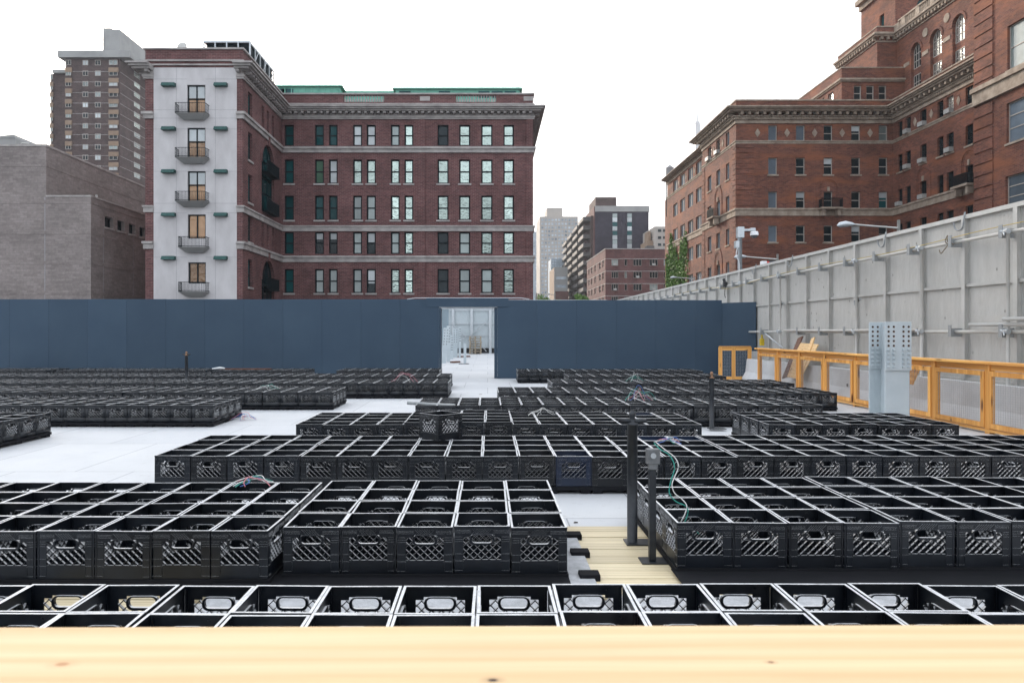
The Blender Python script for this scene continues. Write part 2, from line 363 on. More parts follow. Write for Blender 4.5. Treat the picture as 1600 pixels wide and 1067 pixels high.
M['frame_light'] = simple('light_window_frame', (0.42, 0.38, 0.34), None, 5, 0.6)
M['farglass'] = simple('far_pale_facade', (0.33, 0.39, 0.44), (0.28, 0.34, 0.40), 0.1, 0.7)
M['farwin'] = simple('far_window', (0.10, 0.14, 0.18), (0.55, 0.62, 0.68), 0.35, 0.3)
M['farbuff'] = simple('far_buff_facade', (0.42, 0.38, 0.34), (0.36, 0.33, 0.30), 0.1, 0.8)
M['rail_dark'] = simple('dark_balcony', (0.06, 0.06, 0.062), (0.10, 0.09, 0.085), 0.4, 0.7)
M['acunit'] = simple('air_conditioner', (0.42, 0.42, 0.40), None, 8, 0.6)
M['leaf'] = simple('green_leaves', (0.085, 0.19, 0.025), (0.13, 0.25, 0.04), 1.3, 0.6, bstr=0.0, objvar=0.1)
M['bark'] = simple('bark', (0.08, 0.06, 0.045), None, 6, 0.9)
M['tank'] = simple('weathered_tank', (0.22, 0.22, 0.22), (0.28, 0.28, 0.28), 1, 0.8)
G = {
 'teal': pane('dark_teal_glass', (0.008, 0.070, 0.075), 0.06, spec=0.15),
 'green': pane('olive_green_glass', (0.05, 0.12, 0.07), 0.06, spec=0.15),
 'dark': pane('dark_glass', (0.010, 0.020, 0.024), 0.06, spec=0.25),
 'pale': pane('curtained_glass', (0.24, 0.29, 0.28), 0.15, 0.0),
 'sky': pane('sky_reflecting_glass', (0.38, 0.45, 0.41), 0.07, 1.0, 0.28),
 'warm': pane('warm_lit_glass', (0.30, 0.17, 0.085), 0.1, 0.2, 0.3),
 'grey_board': pane('pale_board', (0.2, 0.25, 0.28), 0.7, 0.0, spec=0.2),
 'blueboard': pane('blue_grey_board', (0.14, 0.175, 0.21), 0.85, 0.0, spec=0.1),
 'blind': pane('white_blind', (0.48, 0.52, 0.53), 0.3, 0.0),
 'mullioned': pane('bright_leaded_glass', (0.55, 0.56, 0.52), 0.08, 0.8, 0.2),
}

# ------------------------------------------------------------------ ground, deck
g = MB(); g.quad((-1400, -300, -4), (1400, -300, -4), (1400, 3300, -4), (-1400, 3300, -4))
tag(g.build('ground', M['ground']), kind='structure')
g = MB(); g.box(-18, 8.6, -2, 52, -0.5, 0)
tag(g.build('deck', M['deck']), kind='structure')

# timber strip and grey mats lying on the deck between the nearest blocks
def planks(name, X0, X1, Y0, Y1, label):
    t = thing(name, ((X0 + X1) / 2, (Y0 + Y1) / 2, 0), label, 'wood flooring')
    n = max(2, round((Y1 - Y0) / 0.14)); s = (Y1 - Y0) / n
    for i in range(n):
        q = MB(); dx = rnd.uniform(-0.03, 0.03)
        q.box(X0 + dx, X1 + dx, Y0 + i * s + 0.004, Y0 + (i + 1) * s - 0.004, 0.003, 0.022 + rnd.uniform(0, 0.003)); q.build('plank', M['plank'], t)
planks('plank_floor', 0.30, 1.75, 3.95, 5.38, 'pale wooden planks on the deck around the feet of the two black posts')
planks('plank_floor', -2.55, -1.55, 3.35, 4.6, 'pale wooden planks showing through the crates at the left of the nearest row')
for X0, X1, Y0, Y1, lab in ((-1.5, 0.62, 3.3, 5.15, 'grey gritty mat sticking out from under the five-wide block of crates'),
                            (0.66, 4.6, 3.3, 3.93, 'grey gritty mat seen through the handles of the nearest crates at right'),
                            (-4.0, -2.6, 3.3, 4.2, 'grey gritty mat seen through the nearest crates at the far left')):
    t = thing('ground_mat', ((X0 + X1) / 2, (Y0 + Y1) / 2, 0), lab, 'mat', 'grey mats on the deck')
    q = MB(); q.box(X0, X1, Y0, Y1, 0.024, 0.040); q.build('sheet', M['mat'], t)
    if X0 == -1.5:
        for yy in (4.25, 4.68, 5.08):
            q = MB(); q.box(0.535, 0.655, yy - 0.06, yy + 0.035, 0.003, 0.062); q.build('cleat', M['pallet'], t, bevel=0.006)

for X0, X1, lab in ((-1.55, 0.47, 'black rubber strip on the deck in front of the five-wide block'), (1.10, 4.6, 'black rubber strip on the deck in front of the near right block'), (-4.0, -2.58, 'black rubber strip on the deck in front of the near left block')):
    q = MB(); q.box(X0, X1, 4.0, 4.34, 0.0405, 0.052); q.box(X0 + .02, X1 - .02, 4.02, 4.32, 0.003, 0.0404)
    o = q.build('rubber_strip', M['pallet'], bevel=0.003); tag(o, lab, 'rubber strip', 'black rubber strips on the deck')

# ------------------------------------------------------------------ milk crates
CW, CH, PITCH = 0.1625, 0.28, 0.33
def crate_mesh(name, nb=6, ring=5, ribs=True, bars=8, hi=True):
    q = MB()
    sides = [Face((0, -CW, 0), (1, 0, 0), (0, -1, 0)), Face((CW, 0, 0), (0, 1, 0), (1, 0, 0)),
             Face((0, CW, 0), (-1, 0, 0), (0, 1, 0)), Face((-CW, 0, 0), (0, -1, 0), (-1, 0, 0))]
    hz0, hz1, hu = 0.179, 0.226, 0.060                # handle hole
    lu, lz0, lz1 = 0.110, 0.079, 0.216               # lattice window
    for fi, s in enumerate(sides):
        e = CW - (0.0 if fi % 2 == 0 else 0.0125)
        q.fbox(s, -e, e, 0.268, CH, -0.0125, 0.0)                     # rim
        e2 = e - 0.0015
        t0, t1 = -0.0065, -0.0015
        q.fbox(s, -e2, e2, 0.230, 0.268, t0, t1)                       # upper band
        q.fbox(s, -e2, e2, 0.0, lz0, t0, t1)                           # lower band
        for sg in (-1, 1):
            q.fbox(s, sg * lu, sg * e2, lz0, 0.230, t0, t1)            # corner panels
            q.fbox(s, sg * (hu + 0.014), sg * lu, lz1, 0.230, t0, t1)
        if hi:
            for sg in (-1, 1):                                          # rounded ring round the hand hole
                pts = []
                r_ = (hz1 - hz0) / 2
            outer, inner = [], []
            th = 0.012
            def rr(hw, z0, z1, r):
                o = []
                for cx_, cz_, a0 in ((hw - r, z1 - r, 0), (-hw + r, z1 - r, 90), (-hw + r, z0 + r, 180), (hw - r, z0 + r, 270)):
                    for k in range(ring):
                        a = math.radians(a0 + 90 * k / (ring - 1)); o.append((cx_ + r * math.cos(a), cz_ + r * math.sin(a)))
                return o
            inner = rr(hu, hz0, hz1, 0.020); outer = rr(hu + th, hz0 - th, hz1 + 0.006, 0.030)
            n = len(q.v); m_ = len(inner)
            for d in (0.0, -0.016):
                q.v += [tuple(s.P(u, z, d)) for u, z in inner]; q.v += [tuple(s.P(u, z, d)) for u, z in outer]
            for k in range(m_):
                j = (k + 1) % m_
                q.f.append((n + k, n + j, n + m_ + j, n + m_ + k)); q.f.append((n + 2 * m_ + k, n + 3 * m_ + k, n + 3 * m_ + j, n + 2 * m_ + j))
                q.f.append((n + k, n + 2 * m_ + k, n + 2 * m_ + j, n + j)); q.f.append((n + m_ + k, n + m_ + j, n + 3 * m_ + j, n + 3 * m_ + k))
        else:
            q.fbox(s, -hu - 0.012, hu + 0.012, hz0 - 0.012, hz0, -0.014, 0)
            for sg in (-1, 1): q.fbox(s, sg * hu, sg * (hu + 0.012), hz0, hz1, -0.014, 0)
        q.fbox(s, -e2, e2, lz0 - 0.008, lz0 - 0.0005, -0.0125, t0 - 0.0002)  # inner ledge
        # diagonal bars
        step = 2 * lu / (nb - 1); H = lz1 - lz0
        bw = 0.0019 if hi else 0.0026
        for dr in (-1, 1):
            c = -lu - H
            while c < lu + H:
                runs = []; cur = None; N_ = 28 if hi else 8
                for k in range(N_ + 1):
                    t = k / N_; z = lz0 + H * t; u = c + dr * H * (t - 0.5)
                    ok = abs(u) <= lu + 0.001 and not (abs(u) < hu + 0.010 and z > hz0 - 0.010)
                    if ok:
                        if cur is None: cur = [(u, z), (u, z)]
                        cur[1] = (u, z)
                    elif cur is not None: runs.append(cur); cur = None
                if cur is not None: runs.append(cur)
                for (ua, za), (ub, zb) in runs:
                    if abs(zb - za) < 0.008: continue
                    nx, nz = -(zb - za), (ub - ua); L = math.hypot(nx, nz); nx, nz = nx / L * bw, nz / L * bw
                    d0, d1 = (-0.0150, -0.001)
                    q.hexa([s.P(ua - nx, za - nz, d0), s.P(ua - nx, za - nz, d1), s.P(ub - nx, zb - nz, d1), s.P(ub - nx, zb - nz, d0),
                            s.P(ua + nx, za + nz, d0), s.P(ua + nx, za + nz, d1), s.P(ub + nx, zb + nz, d1), s.P(ub + nx, zb + nz, d0)])
                c += step
        if ribs:
            for z in (0.238, 0.246, 0.254):
                for sg in (-1, 1): q.fbox(s, sg * 0.064, sg * e2, z, z + 0.0025, -0.0018, 0.0004)
            for z in (0.186, 0.200, 0.214, 0.012, 0.070, 0.112):
                for sg in (-1, 1): q.fbox(s, sg * (lu + 0.004), sg * e2, z, z + 0.0025, -0.0018, 0.0004)
            for u in (-0.112, 0.112): q.fbox(s, u - 0.002, u + 0.002, 0.014, 0.070, -0.0018, 0.0006)
            # low-relief diamonds above the hand hole
            for k in range(-4, 4):
                for dr in (-1, 1):
                    ua, ub = k * 0.014, k * 0.014 + dr * 0.030
                    if abs(ub) > 0.06: continue
                    za, zb = 0.234, 0.264
                    nx = 0.0009
                    q.hexa([s.P(ua - nx, za, -0.0018), s.P(ua + nx, za, -0.0018), s.P(ub + nx, zb, -0.0018), s.P(ub - nx, zb, -0.0018),
                            s.P(ua - nx, za, 0.0004), s.P(ua + nx, za, 0.0004), s.P(ub + nx, zb, 0.0004), s.P(ub - nx, zb, 0.0004)])
            # notches of light along the top of the lower band
            pass
        if hi:
            for sg in (-1, 1):                                            # corner posts
                q.fbox(s, sg * (e2 - 0.010), sg * e2, 0.0, 0.268, -0.011, -0.0066)
    q.nfloor = len(q.f)
    # grid floor
    for k in range(bars):
        u = -CW + 0.012 + (2 * CW - 0.024) * (k + 0.5) / bars
        q.box(u - 0.004, u + 0.004, -CW + 0.007, CW - 0.007, 0.003, 0.014)
        q.box(-CW + 0.007, CW - 0.007, u - 0.004, u + 0.004, 0.0045, 0.0125)
    return q
_near = crate_mesh('milk_crate'); _near.v = [(a, b, c * 0.96) for a, b, c in _near.v]
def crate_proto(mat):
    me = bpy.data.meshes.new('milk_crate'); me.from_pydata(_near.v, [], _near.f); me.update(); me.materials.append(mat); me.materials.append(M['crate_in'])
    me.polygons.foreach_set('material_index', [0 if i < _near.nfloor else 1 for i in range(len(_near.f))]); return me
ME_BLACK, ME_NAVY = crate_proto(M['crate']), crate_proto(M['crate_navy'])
_far = crate_mesh('far', nb=6, ring=3, ribs=False, bars=4, hi=True)
FV = np.array(_far.v, dtype=np.float64) * np.array([1, 1, 0.96]); FF = _far.f
stuff_tf = []                                         # transforms of crates that go into the one far mesh

ORD = ['', 'first', 'second', 'third', 'fourth', 'fifth', 'sixth', 'seventh', 'eighth', 'ninth', 'tenth', 'eleventh', 'twelfth', 'thirteenth', 'fourteenth',
       'fifteenth', 'sixteenth', 'seventeenth', 'eighteenth', 'nineteenth', 'twentieth', 'twenty-first', 'twenty-second', 'twenty-third', 'twenty-fourth', 'twenty-fifth', 'twenty-sixth', 'twenty-seventh', 'twenty-eighth']
ROWN = ['front row', 'second row back', 'third row back', 'rear row']
n_crates = 0
_first = {}
def put_crate(x, y, z, rz, tilt, navy, label):
    global n_crates
    key = navy
    if key not in _first:
        o = bpy.data.objects.new('milk_crate', ME_NAVY if navy else ME_BLACK); _first[key] = o
    else: o = _first[key].copy()
    COL.objects.link(o); o.location = (x, y, z); o.rotation_euler = (tilt[0], tilt[1], rz)
    tag(o, label, 'milk crate', 'milk crates standing in blocks on the deck'); n_crates += 1
    return o

def pallet_mesh(nx, ny):
    q = MB(); W, D = nx * PITCH / 2 + 0.005, ny * PITCH / 2 + 0.005
    q.box(-W, W, -D, D, 0.030, 0.064)
    ax = [-W + 0.06 + (2 * W - 0.12) * i / max(1, nx) for i in range(nx + 1)]
    ay = [-D + 0.06 + (2 * D - 0.12) * i / 2 for i in range(3)]
    for a in ax:
        for b_ in ay: q.box(a - 0.045, a + 0.045, b_ - 0.05, b_ + 0.05, 0.0, 0.030)
    me = bpy.data.meshes.new('pallet'); me.from_pydata(q.v, [], q.f); me.materials.append(M['pallet']); return me
PM = {}
def visible(x, y):
    for dx in (-CW, CW):
        for dy in (-CW, CW):
            Y = y + dy
            px, py = PX + x * 0 + F * (x + dx) / Y, PY + F * (ZC - 0.33) / Y
            if -2 < px < 1602 and py < 977: return True
    return False

BL = 'block'
def block(X0, Y0, ncol, nrow, phrase, single=True, dz=0.0, raised=(), navy=(), split=4, gap=0.006, flip_rows=False, jit=1.0):
    """X0 left edge, Y0 front edge; columns run to +x, rows to +y."""
    k = 0; part = 0
    counts = [0] * nrow
    pieces = []
    while k < ncol:
        n = min(split, ncol - k)
        if ncol - k - n == 1: n += 1
        pieces.append((k, n)); k += n
    pieces_c = []
    for (k0, n) in pieces:
        gx = X0 + k0 * PITCH
        a = math.radians(rnd.uniform(-0.35, 0.35)) * jit; hz = dz + rnd.uniform(-0.004, 0.006) * jit
        if part in raised: hz += 0.030
        ox, oy = rnd.uniform(-gap, gap) * 0.8, rnd.uniform(-0.014, 0.014) * jit
        cx_, cy_ = gx + n * PITCH / 2 + ox, Y0 + nrow * PITCH / 2 + oy
        key = (n, nrow)
        if key not in PM: PM[key] = pallet_mesh(*key)
        o = bpy.data.objects.new('pallet', PM[key]); COL.objects.link(o)
        o.location = (cx_, cy_, max(hz, 0.0) + 0.003); o.rotation_euler.z = a
        pieces_c.append(o)
        for i in range(n):
            for j in range(nrow):
                lx, ly = (i + 0.5) * PITCH - n * PITCH / 2, (j + 0.5) * PITCH - nrow * PITCH / 2
                x = cx_ + lx * math.cos(a) - ly * math.sin(a) + rnd.uniform(-0.0015, 0.0015); y = cy_ + lx * math.sin(a) + ly * math.cos(a) + rnd.uniform(-0.0015, 0.0015)
                z = 0.068 + hz + rnd.uniform(0, 0.006); rz = a + math.radians(rnd.uniform(-0.8, 0.8)) + math.pi / 2 * rnd.randint(0, 3)
                if single and visible(x, y):
                    counts[j] += 1
                    rown = 'front row' if nrow == 1 else (ROWN[j] if nrow == 4 else ['partly hidden front row', 'full second row'][j])
                    nv = (k0 + i, j) in navy
                    put_crate(x, y, z, rz, (rnd.uniform(-.008, .008), rnd.uniform(-.008, .008)), nv,
                              '%s milk crate, %s, %s from left, %s' % ('navy blue' if nv else 'black', rown, ORD[counts[j]], phrase))
                else: stuff_tf.append((x, y, z, rz))
        part += 1
    # label the pallets that the frame shows
    vis = [o for o in pieces_c if -60 < PX + F * o.location.x / o.location.y < 1660]
    for o in pieces_c:
        if o in vis:
            i = vis.index(o) + 1
            tag(o, ('black pallet, %s from left, under crates %s' % (ORD[i], phrase)) if len(vis) > 1 else 'black plastic pallet under the crates ' + phrase, 'pallet', 'black pallets under the crate blocks')
        else: bpy.data.objects.remove(o)

# nearest row just behind the wooden rail
block(-0.047 - 9 * PITCH, 2.575, 17, 2, 'behind the foreground rail', split=5)
# second band: left edge block, five-wide block, right block
block(-1.235 - 9 * PITCH, 4.10, 9, 4, 'near block touching left photo edge', split=4, gap=0.004)
block(-1.185, 4.19, 5, 4, 'five-wide block left of posts', split=5, dz=0.004)
block(1.125, 4.28, 10, 4, 'near block right of posts', split=4)
# third band, with a navy crate among the black
block(-3.02, 6.55, 27, 4, 'long block under the loose crate', navy={(11, 0), (14, 3), (15, 3)}, split=4)
# fourth band
block(-2.34, 8.80, 15, 4, 'block just behind the loose crate', raised=(1,), split=4, navy={(13, 3)})
block(3.41, 8.78, 7, 4, 'seven-wide block before steel column', split=4)
# farther blocks
block(-7.1, 8.80, 3, 4, 'of small block at left edge', single=False, split=3)
block(-1.12, 11.10, 19, 4, 'of the block under the grey tube', single=False)
block(-4.23 - 13 * PITCH, 11.12, 13, 4, 'of left block with wires at corner', single=False)
block(0.19, 13.35, 19, 4, 'of sixth block back, ending at fence', single=False)
block(-2.90 - 16 * PITCH, 13.55, 16, 4, 'of left block beside the far aisle', single=False)
block(-8.30 - 7 * PITCH, 13.6, 7, 4, 'of far left block at photo edge', single=False)
block(1.40, 15.75, 16, 4, 'right of gate, third from blue wall', single=False)
block(-0.86 - 20 * PITCH, 15.85, 20, 4, 'left of gate, third from blue wall', single=False)
block(-7.62 - 14 * PITCH, 15.9, 14, 4, 'far left, third from blue wall', single=False)
block(2.05, 18.20, 12, 4, 'right of gate, second from blue wall', single=False)
block(-0.95 - 19 * PITCH, 18.20, 19, 4, 'left of gate, behind far black post', single=False)
block(-7.45 - 17 * PITCH, 18.22, 17, 4, 'far left, second from blue wall', single=False)
block(0.86, 20.55, 16, 4, 'against blue wall, right of gate', single=False)
block(-4.36, 20.85, 9, 4, 'against blue wall, left of gate', single=False)
block(-7.95, 20.9, 8, 4, 'against blue wall, under the plank', single=False)
block(-12.5, 20.9, 13, 4, 'against blue wall, behind far post', single=False)
block(-15.2, 21.0, 7, 4, 'against blue wall, far left', single=False)

# the one crate that sits loose on top of the others
_lc = put_crate(-0.50, 7.70, 0.335, math.radians(43), (0, 0), False, 'loose black milk crate turned cornerwise on top of the other crates')

# far crates as one mesh
def far_crates():
    n = len(stuff_tf); nv = len(FV)
    V = np.empty((n * nv, 3))
    for i, (x, y, z, rz) in enumerate(stuff_tf):
        c, s = math.cos(rz), math.sin(rz)
        V[i * nv:(i + 1) * nv, 0] = FV[:, 0] * c - FV[:, 1] * s + x
        V[i * nv:(i + 1) * nv, 1] = FV[:, 0] * s + FV[:, 1] * c + y
        V[i * nv:(i + 1) * nv, 2] = FV[:, 2] + z
    ff = np.array(FF, dtype=np.int32); nf = len(ff)
    L = (ff[None, :, :] + (np.arange(n, dtype=np.int32) * nv)[:, None, None]).reshape(-1)
    me = bpy.data.meshes.new('milk_crate_field'); me.vertices.add(n * nv); me.vertices.foreach_set('co', V.reshape(-1).astype(np.float32))
    me.loops.add(len(L)); me.loops.foreach_set('vertex_index', L)
    me.polygons.add(n * nf); me.polygons.foreach_set('loop_start', np.arange(0, n * nf * 4, 4, dtype=np.int32)); me.polygons.foreach_set('loop_total', np.full(n * nf, 4, dtype=np.int32))
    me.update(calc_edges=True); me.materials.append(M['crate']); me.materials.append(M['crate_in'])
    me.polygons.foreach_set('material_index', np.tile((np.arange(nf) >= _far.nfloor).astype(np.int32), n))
    o = bpy.data.objects.new('milk_crate_field', me); COL.objects.link(o)
    tag(o, 'black milk crates packed in the farther blocks up to the blue wall', 'milk crates', kind='stuff')
far_crates()

# ------------------------------------------------------------------ foreground rail
def fg_rail():
    t = thing('wooden_rail', (0, 0.98, 0), 'pale pine board rail crossing the bottom of the photo, close up', 'railing')
    za = 1.035
    q = MB(); q.hexa([(-2.2, 0.80, za - .038), (2.2, 0.80, za - .038), (2.2, 1.090, za - .038), (-2.2, 1.060, za - .038),
                      (-2.2, 0.80, za), (2.2, 0.80, za), (2.2, 1.090, za), (-2.2, 1.060, za)])
    q.build('cap_board', M['rail_wood'], t, bevel=0.006)
    q = MB(); q.box(-2.2, 2.2, 0.92, 0.96, za - 0.128, za - 0.040); q.build('top_rail', M['cedar_x'], t)
    q = MB(); q.box(-2.2, 2.2, 0.92, 0.96, 0.03, 0.12); q.build('bottom_rail', M['cedar_x'], t)
    for x in (-1.9, -0.65, 0.62, 1.88):
        q = MB(); q.box(x - .045, x + .045, 0.965, 1.05, 0, za - 0.040); q.build('post', M['cedar_z'], t)
fg_rail()

# ------------------------------------------------------------------ black posts on the crate deck, wires
def torus_pts(c, r, n, a0=0, a1=360, squ=1.0):
    return [(c[0] + r * math.cos(math.radians(a0 + (a1 - a0) * i / n)), c[1], c[2] + squ * r * math.sin(math.radians(a0 + (a1 - a0) * i / n))) for i in range(n + 1)]
def tap_post(X, Y, top, r, label, brass=False, plate=True):
    t = thing('stand_pipe', (X, Y, 0), label, 'pipe post')
    q = MB(); q.tube([(X, Y, 0.03), (X, Y, top - 0.09)], r, 16); q.build('pole', M['blackmetal'], t, smooth=True)
    q = MB(); q.tube([(X - .095, Y, top - .075), (X + .095, Y, top - .075)], r * 0.42, 10); q.build('cross_handle', M['blackmetal'], t, smooth=True)
    q = MB()
    prof = [(0.0, r * 1.08), (0.012, r * 1.08), (0.016, r * .55), (0.05, r * .5), (0.056, r * .62), (0.075, r * .66), (0.09, r * .45), (0.096, r * .1)]
    q.tube([(X, Y, top - 0.10 + h) for h, _ in prof], [rr for _, rr in prof], 14); q.build('valve_cap', M['brass'] if brass else M['blackmetal'], t, smooth=True)
    if plate:
        q = MB(); q.box(X - .05, X + .20, Y - .07, Y + .07, 0.026, 0.034); q.build('base_plate', M['blackmetal'], t)
tap_post(0.99, 4.95, 0.935, 0.035, 'tall thick black pipe post with ball top and cross handle, nearest aisle')
tap_post(3.33, 10.75, 0.88, 0.035, 'black pipe post with brass tap between two crate blocks at right', brass=True)
tap_post(-7.34, 17.62, 0.99, 0.038, 'far black pipe post standing among crates before the blue wall', brass=True)

t = thing('junction_box_post', (1.035, 4.55, 0), 'thin black square post carrying a grey electrical box with loose wires', 'electrical post')
q = MB(); q.box(1.014, 1.056, 4.53, 4.572, 0.032, 0.64); q.build('pole', M['blackmetal'], t, bevel=0.004)
q = MB(); q.box(0.96, 1.24, 4.49, 4.62, 0.026, 0.032); q.build('base_plate', M['blackmetal'], t)
M['boxgrey'] = simple('grey_cast_box', (0.10, 0.105, 0.11), (0.14, 0.145, 0.15), 25, 0.5)
q = MB(); q.box(0.997, 1.077, 4.515, 4.575, 0.640, 0.735); q.box(1.010, 1.064, 4.52, 4.57, 0.605, 0.64); bx_ = q.build('box', M['boxgrey'], t, bevel=0.005)
q = MB(); q.tube([(1.034, 4.515, 0.695), (1.034, 4.506, 0.695)], 0.017, 14); q.build('cover', M['galv'], bx_, smooth=True)
def smooth_path(pts, n=8):
    out = []; P = [Vector(p) for p in pts]
    for i in range(len(P) - 1):
        p0, p1, p2, p3 = P[max(i - 1, 0)], P[i], P[i + 1], P[min(i + 2, len(P) - 1)]
        for k in range(n):
            s = k / n
            out.append(0.5 * ((2 * p1) + (p2 - p0) * s + (2 * p0 - 5 * p1 + 4 * p2 - p3) * s * s + (3 * p1 - p0 - 3 * p2 + p3) * s ** 3))
    out.append(P[-1]); return out
def at(px, py, Y): return (wx(px, Y), Y, wz(py, Y))
wt = thing('hanging_wires', (1.15, 4.45, 0.1), 'teal and white wires hanging from the grey box down into a crate', 'wires')
for nm, off in (('w_teal', 0.0), ('w_white', 1.0)):
    base = [(1022, 692, 4.52), (1032, 702, 4.48), (1047, 712, 4.46), (1054, 730, 4.45), (1048, 752, 4.44), (1046, 770, 4.43), (1056, 783, 4.42), (1071, 790, 4.42), (1075, 800, 4.41), (1070, 815, 4.40), (1068, 821, 4.40), (1082, 824, 4.37), (1092, 834, 4.35)] if nm == 'w_teal' else \
           [(1024, 690, 4.52), (1040, 703, 4.48), (1054, 714, 4.46), (1060, 728, 4.45), (1054, 745, 4.44), (1050, 757, 4.43), (1054, 770, 4.43), (1066, 780, 4.42), (1073, 790, 4.41), (1070, 803, 4.40), (1064, 815, 4.40), (1066, 822, 4.40)]
    q = MB(); q.tube(smooth_path([at(*b_) for b_ in base], 5), 0.0032, 6); q.build('wire', M[nm], wt, smooth=True)
def bundle(cx_, cy_, cz_, r, label, cols, n=5, flat=0.5, seed=1):
    rr_ = random.Random(seed); t = thing('wire_bundle', (cx_, cy_, cz_), label, 'wires', 'loose wires lying on the crates')
    for k in range(n):
        a0 = rr_.uniform(0, 6.28); pts = []
        L = rr_.uniform(0.6, 1.0)
        for i in range(6):
            s = i / 5 - 0.5
            pts.append((cx_ + math.cos(a0) * s * 2 * r * L + rr_.uniform(-.03, .03), cy_ + math.sin(a0) * s * r + rr_.uniform(-.03, .03),
                        cz_ + 0.006 + abs(math.cos(s * 3.1)) * r * flat * rr_.uniform(0.3, 1.0)))
        q = MB(); q.tube(smooth_path(pts, 5), 0.0034, 5); q.build('wire', M[cols[k % len(cols)]], t, smooth=True)
def on_rim(px, py): Y = F * (ZC - 0.335) / (py - PY); return wx(px, Y), Y, 0.335
C3 = ['w_pink', 'w_teal', 'w_white', 'w_blue']
b1 = on_rim(395, 757); bundle(*b1, 0.22, 'pink, white and teal wires looped over crates at left edge block', C3, 7, 0.28, 3)
b1 = on_rim(1045, 690); bundle(b1[0], b1[1] - .05, 0.335, 0.20, 'blue and pink wire tangle on crates beside the grey electrical box', ['w_blue', 'w_white', 'w_pink', 'w_teal'], 6, 0.25, 5)
b1 = on_rim(845, 649); bundle(*b1, 0.22, 'white and grey wire loop on crates right of the loose crate', ['w_white', 'w_black', 'w_white'], 4, 0.5, 8)
b1 = on_rim(1000, 626); bundle(*b1, 0.30, 'pink and teal wire loops on a block right of the aisle', C3, 7, 0.8, 9)
b1 = on_rim(992, 596); bundle(*b1, 0.3, 'small teal and white wire tangle on a far right block', ['w_teal', 'w_white'], 5, 0.7, 10)
b1 = on_rim(631, 597); bundle(*b1, 0.36, 'pink and white arching wire on the block left of the gate', ['w_pink', 'w_white'], 3, 0.8, 12)
b1 = on_rim(420, 608); bundle(*b1, 0.28, 'white wire ends scattered on the left block before the aisle', ['w_white', 'w_teal'], 5, 0.4, 13)
bundle(-4.05, 12.0, 0.01, 0.26, 'blue and pink wire tangle hanging at the corner of a left block', ['w_blue', 'w_pink', 'w_white'], 9, 0.45, 14)
# tube lying across a block, board against the wall
q = MB(); a, b_ = Vector(at(637, 629.5, 11.5)), Vector(at(711, 633.5, 11.15)); q.tube([a, b_], 0.026, 12)
o = q.build('metal_tube', M['bracket'], smooth=True); tag(o, 'dull grey metal tube lying across the crates behind the loose crate', 'tube')
q = MB(); Y = 21.6; q.beam((wx(345, Y), Y, 0.355), (wx(425, Y), Y - .1, 0.36), 0.14, 0.03); o = q.build('plank', M['ply_dark']); tag(o, 'reddish plank lying on crates against the blue wall', 'plank')
q = MB(); q.tube([(wx(336, Y), Y - .2, 0.37), (wx(349, Y), Y - .3, 0.40), (wx(356, Y), Y - .25, 0.385)], [0.02, 0.035, 0.02], 8); o = q.build('bag', M['white'], smooth=True); tag(o, 'small white plastic bag lying on crates before the blue wall', 'bag')
for (lx, ly, s_) in ((0.66, 5.55, 0.03), (-2.05, 9.9, 0.035), (-0.2, 16.9, 0.06)):
    q = MB(); q.hexa([(lx, ly, .002), (lx + s_, ly + .008, .002), (lx + s_ * 1.2, ly + .02, .002), (lx + .01, ly + .018, .002), (lx, ly, .008), (lx + s_, ly + .008, .010), (lx + s_ * 1.2, ly + .02, .006), (lx + .01, ly + .018, .009)])
    o = q.build('dry_leaf', M['bark']); tag(o, {0.66: 'small dark dry leaf on the white deck left of the posts', -2.05: 'dark dry leaf on the white deck in the left aisle', -0.2: 'dark scrap on the white deck in front of the gate'}[lx], 'leaf')

# ------------------------------------------------------------------ slate blue wall with gate
YW = 22.6; ZT = wz(467.5, YW)
GX0, GX1 = wx(686, YW), wx(777, YW)
t = thing('hoarding', (0, YW, 0), 'long slate-blue painted plywood hoarding with an open gateway', 'site wall')
seams = [GX0]
while seams[-1] > -17: seams.append(seams[-1] - 1.22)
for i in range(len(seams) - 1):
    q = MB(); dy = rnd.uniform(0, 0.004); q.box(seams[i + 1] + .002, seams[i] - .002, YW + dy, YW + 0.06, 0.005, ZT + rnd.uniform(-.004, .004)); q.build('panel', M['bluewall'], t)
xr = wx(1128, YW); seams = [GX1]
while seams[-1] < xr - 0.01: seams.append(min(seams[-1] + 1.24, xr))
for i in range(len(seams) - 1):
    q = MB(); dy = rnd.uniform(0, 0.004); q.box(seams[i] + .002, seams[i + 1] - .002, YW + dy, YW + 0.06, 0.005, ZT + rnd.uniform(-.004, .004) - 0.03); q.build('panel', M['bluewall'], t)
q = MB(); q.box(GX0 - 0.4, GX1 + 0.35, YW - 0.02, YW + 0.10, wz(479.5, YW), ZT + 0.03); q.build('lintel', M['bluewall'], t)
for a, b_ in ((GX0, GX0 + 0.05), (GX1 - 0.09, GX1)):
    q = MB(); q.box(a, b_, YW + 0.061, YW + 0.62, 0.005, wz(480.5, YW)); q.build('jamb', M['bluewall'], t)
q = MB(); q.box(GX0 - 0.75, GX1 + 0.75, YW - 0.035, YW + 0.15, ZT + 0.031, ZT + 0.05)
q.beam((GX0 - 0.75, YW + .05, ZT + .04), (GX0 - 1.0, YW + .05, ZT + .0), 0.1, 0.02); q.beam((GX1 + 0.75, YW + .05, ZT + .04), (GX1 + 1.0, YW + .05, ZT + .0), 0.1, 0.02)
q.build('cap_flashing', M['bluetrim'], t)
q = MB(); q.box(GX0, GX1, YW + 0.062, YW + 0.5, wz(480.2, YW) - .03, wz(479.6, YW) - .004); q.build('door_head', M['bluetrim'], t)
q = MB()   # cap line
